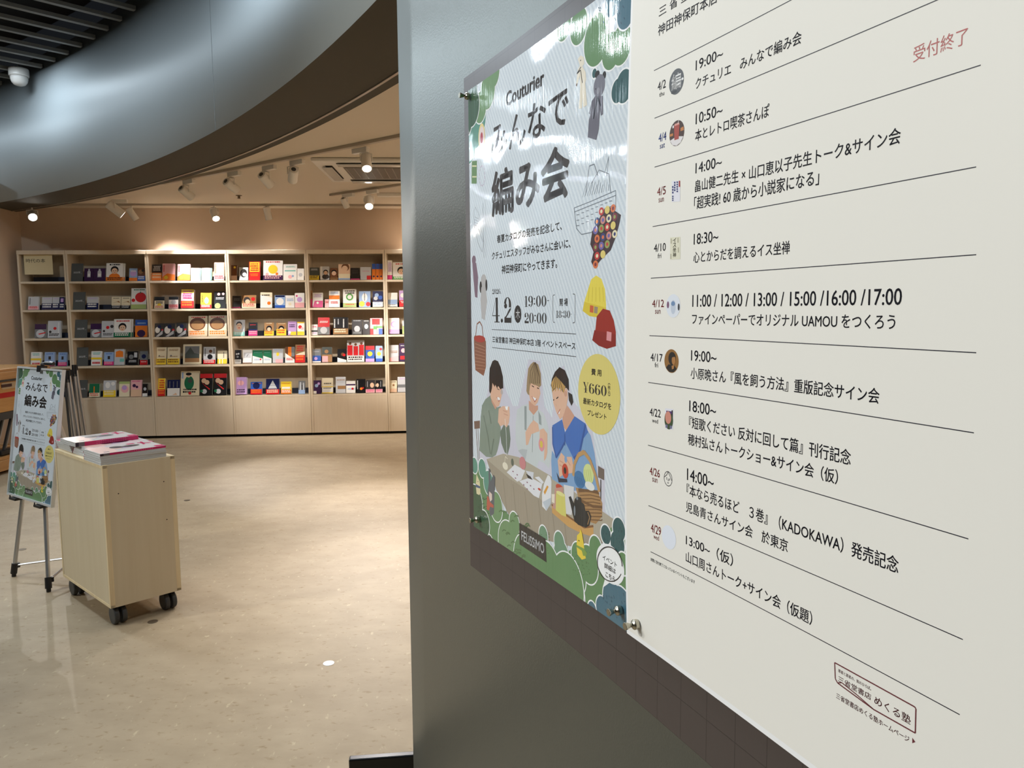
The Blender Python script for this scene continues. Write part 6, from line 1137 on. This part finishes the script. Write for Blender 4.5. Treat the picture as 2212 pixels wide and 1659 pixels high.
for pts in ([(1300, 472), (1272, 480), (1265, 500), (1266, 930), (1275, 962), (1300, 968)], [(1622, 455), (1655, 460), (1665, 480), (1662, 940), (1652, 970), (1622, 974)]): PL(KD, pts, .0005, INKP)
for a, b in (((172, 1098), (1678, 1168)), ((180, 1420), (1680, 1577))):
    p, q = PP(*KD(*a)), PP(*KD(*b)); y = (p[1] + q[1]) / 2; art.poly([(p[0], y - .0005), (q[0], y - .0005), (q[0], y + .0005), (p[0], y + .0005)], INKP)
PT(KD, '三省堂書店 神田神保町本店 3階 イベントスペース', 183, 1212, 1324, 1670, INKP, .022)
NL = art.relayer(); STEP = 0.0016 / NL; print('print layers', NL)
bm = art.build(STEP, 26, 12, PW, PH)
bmE = bm.copy()
O = wpt(PU0, PV0, -0.001)
for v in bm.verts: v.co = wpt(v.co.x + PU0, v.co.y + PV0, -0.0014 + v.co.z) - O
tag(link('event_poster', bm, art.mats, None, O), 'large glossy knitting poster with three people at a table, pinned to the grey wall', 'poster')
# the same print in a slim frame, standing on the easel
fw, fh, fx, fu = 0.505, 0.69, -0.075, 0.434
M = Matrix((Vector((1, 0, 0)), Vector((0, math.sin(TL8), math.cos(TL8))), Vector((0, -math.cos(TL8), math.sin(TL8))))).transposed().to_4x4()
M.translation = epl(fx, fu, 0.0)
EM = easel.matrix_basis.copy(); EM = Matrix.Translation(easel.location) @ Matrix.Rotation(easel.rotation_euler.z, 4, 'Z')
fp = empty('framed_poster', EM @ M.translation, 'small framed copy of the knitting-event poster standing on the silver easel', 'poster')
fp.rotation_mode = 'QUATERNION'; fp.rotation_quaternion = (EM @ M).to_quaternion()
bm = bmesh.new()
for lo, hi in (((0, 0, 0), (fw, 0.010, 0.018)), ((0, fh - 0.010, 0), (fw, fh, 0.018)), ((0, 0.010, 0), (0.008, fh - 0.010, 0.018)), ((fw - 0.008, 0.010, 0), (fw, fh - 0.010, 0.018))): box(bm, lo, hi)
link('frame', bm, mat('white_aluminium', (222, 224, 226), 0.3, 0.4), fp)
link('back_board', bbox((0.008, 0.010, 0.0), (fw - 0.008, fh - 0.010, 0.006)), PAPER, fp)
for v in bmE.verts: v.co = Vector((0.008 + v.co.x / PW * (fw - 0.016), 0.010 + v.co.y / PH * (fh - 0.020), 0.0085 + v.co.z))
link('print', bmE, art.mats, fp)
# ------------------------------------------------------------------ magnet pins
def pin(px_, py_, off, lab):
    s, z = wuv(px_, py_, None, off); b = wpt(s, z, off + 0.0006); ph = W_H0 - s / W_R; d = Vector((-math.cos(ph), -math.sin(ph), 0))
    t = empty('magnet_pin', b, lab, 'magnet', 'metal magnet pins'); M = frame_to((0, 0, 0), d)
    bm = bmesh.new(); lathe(bm, [(0.0062, 0), (0.0066, 0.0006), (0.0066, 0.0052), (0.0060, 0.0062), (0.0036, 0.0078), (0.0026, 0.0092)], M, 32); link('base', bm, NICKEL, t)
    bm = bmesh.new(); lathe(bm, [(0.0024, 0.0093), (0.0032, 0.0118), (0.0044, 0.0152), (0.0050, 0.0178), (0.0050, 0.0186), (0.0046, 0.0190)], M, 32); link('grip', bm, NICKEL, t)
pin(1377.5, 1348, slift(*wuv(1377.5, 1348)) + 0.0008, "silver magnet pin at the ivory schedule's lower left corner"); pin(1341, 1318, 0.0004, "silver magnet pin at the knitting poster's lower right corner")
pin(1035, 1122, 0.0004, "silver magnet pin at the knitting poster's lower left corner"); pin(1013, 208, 0.0004, "silver magnet pin at the knitting poster's upper left corner")
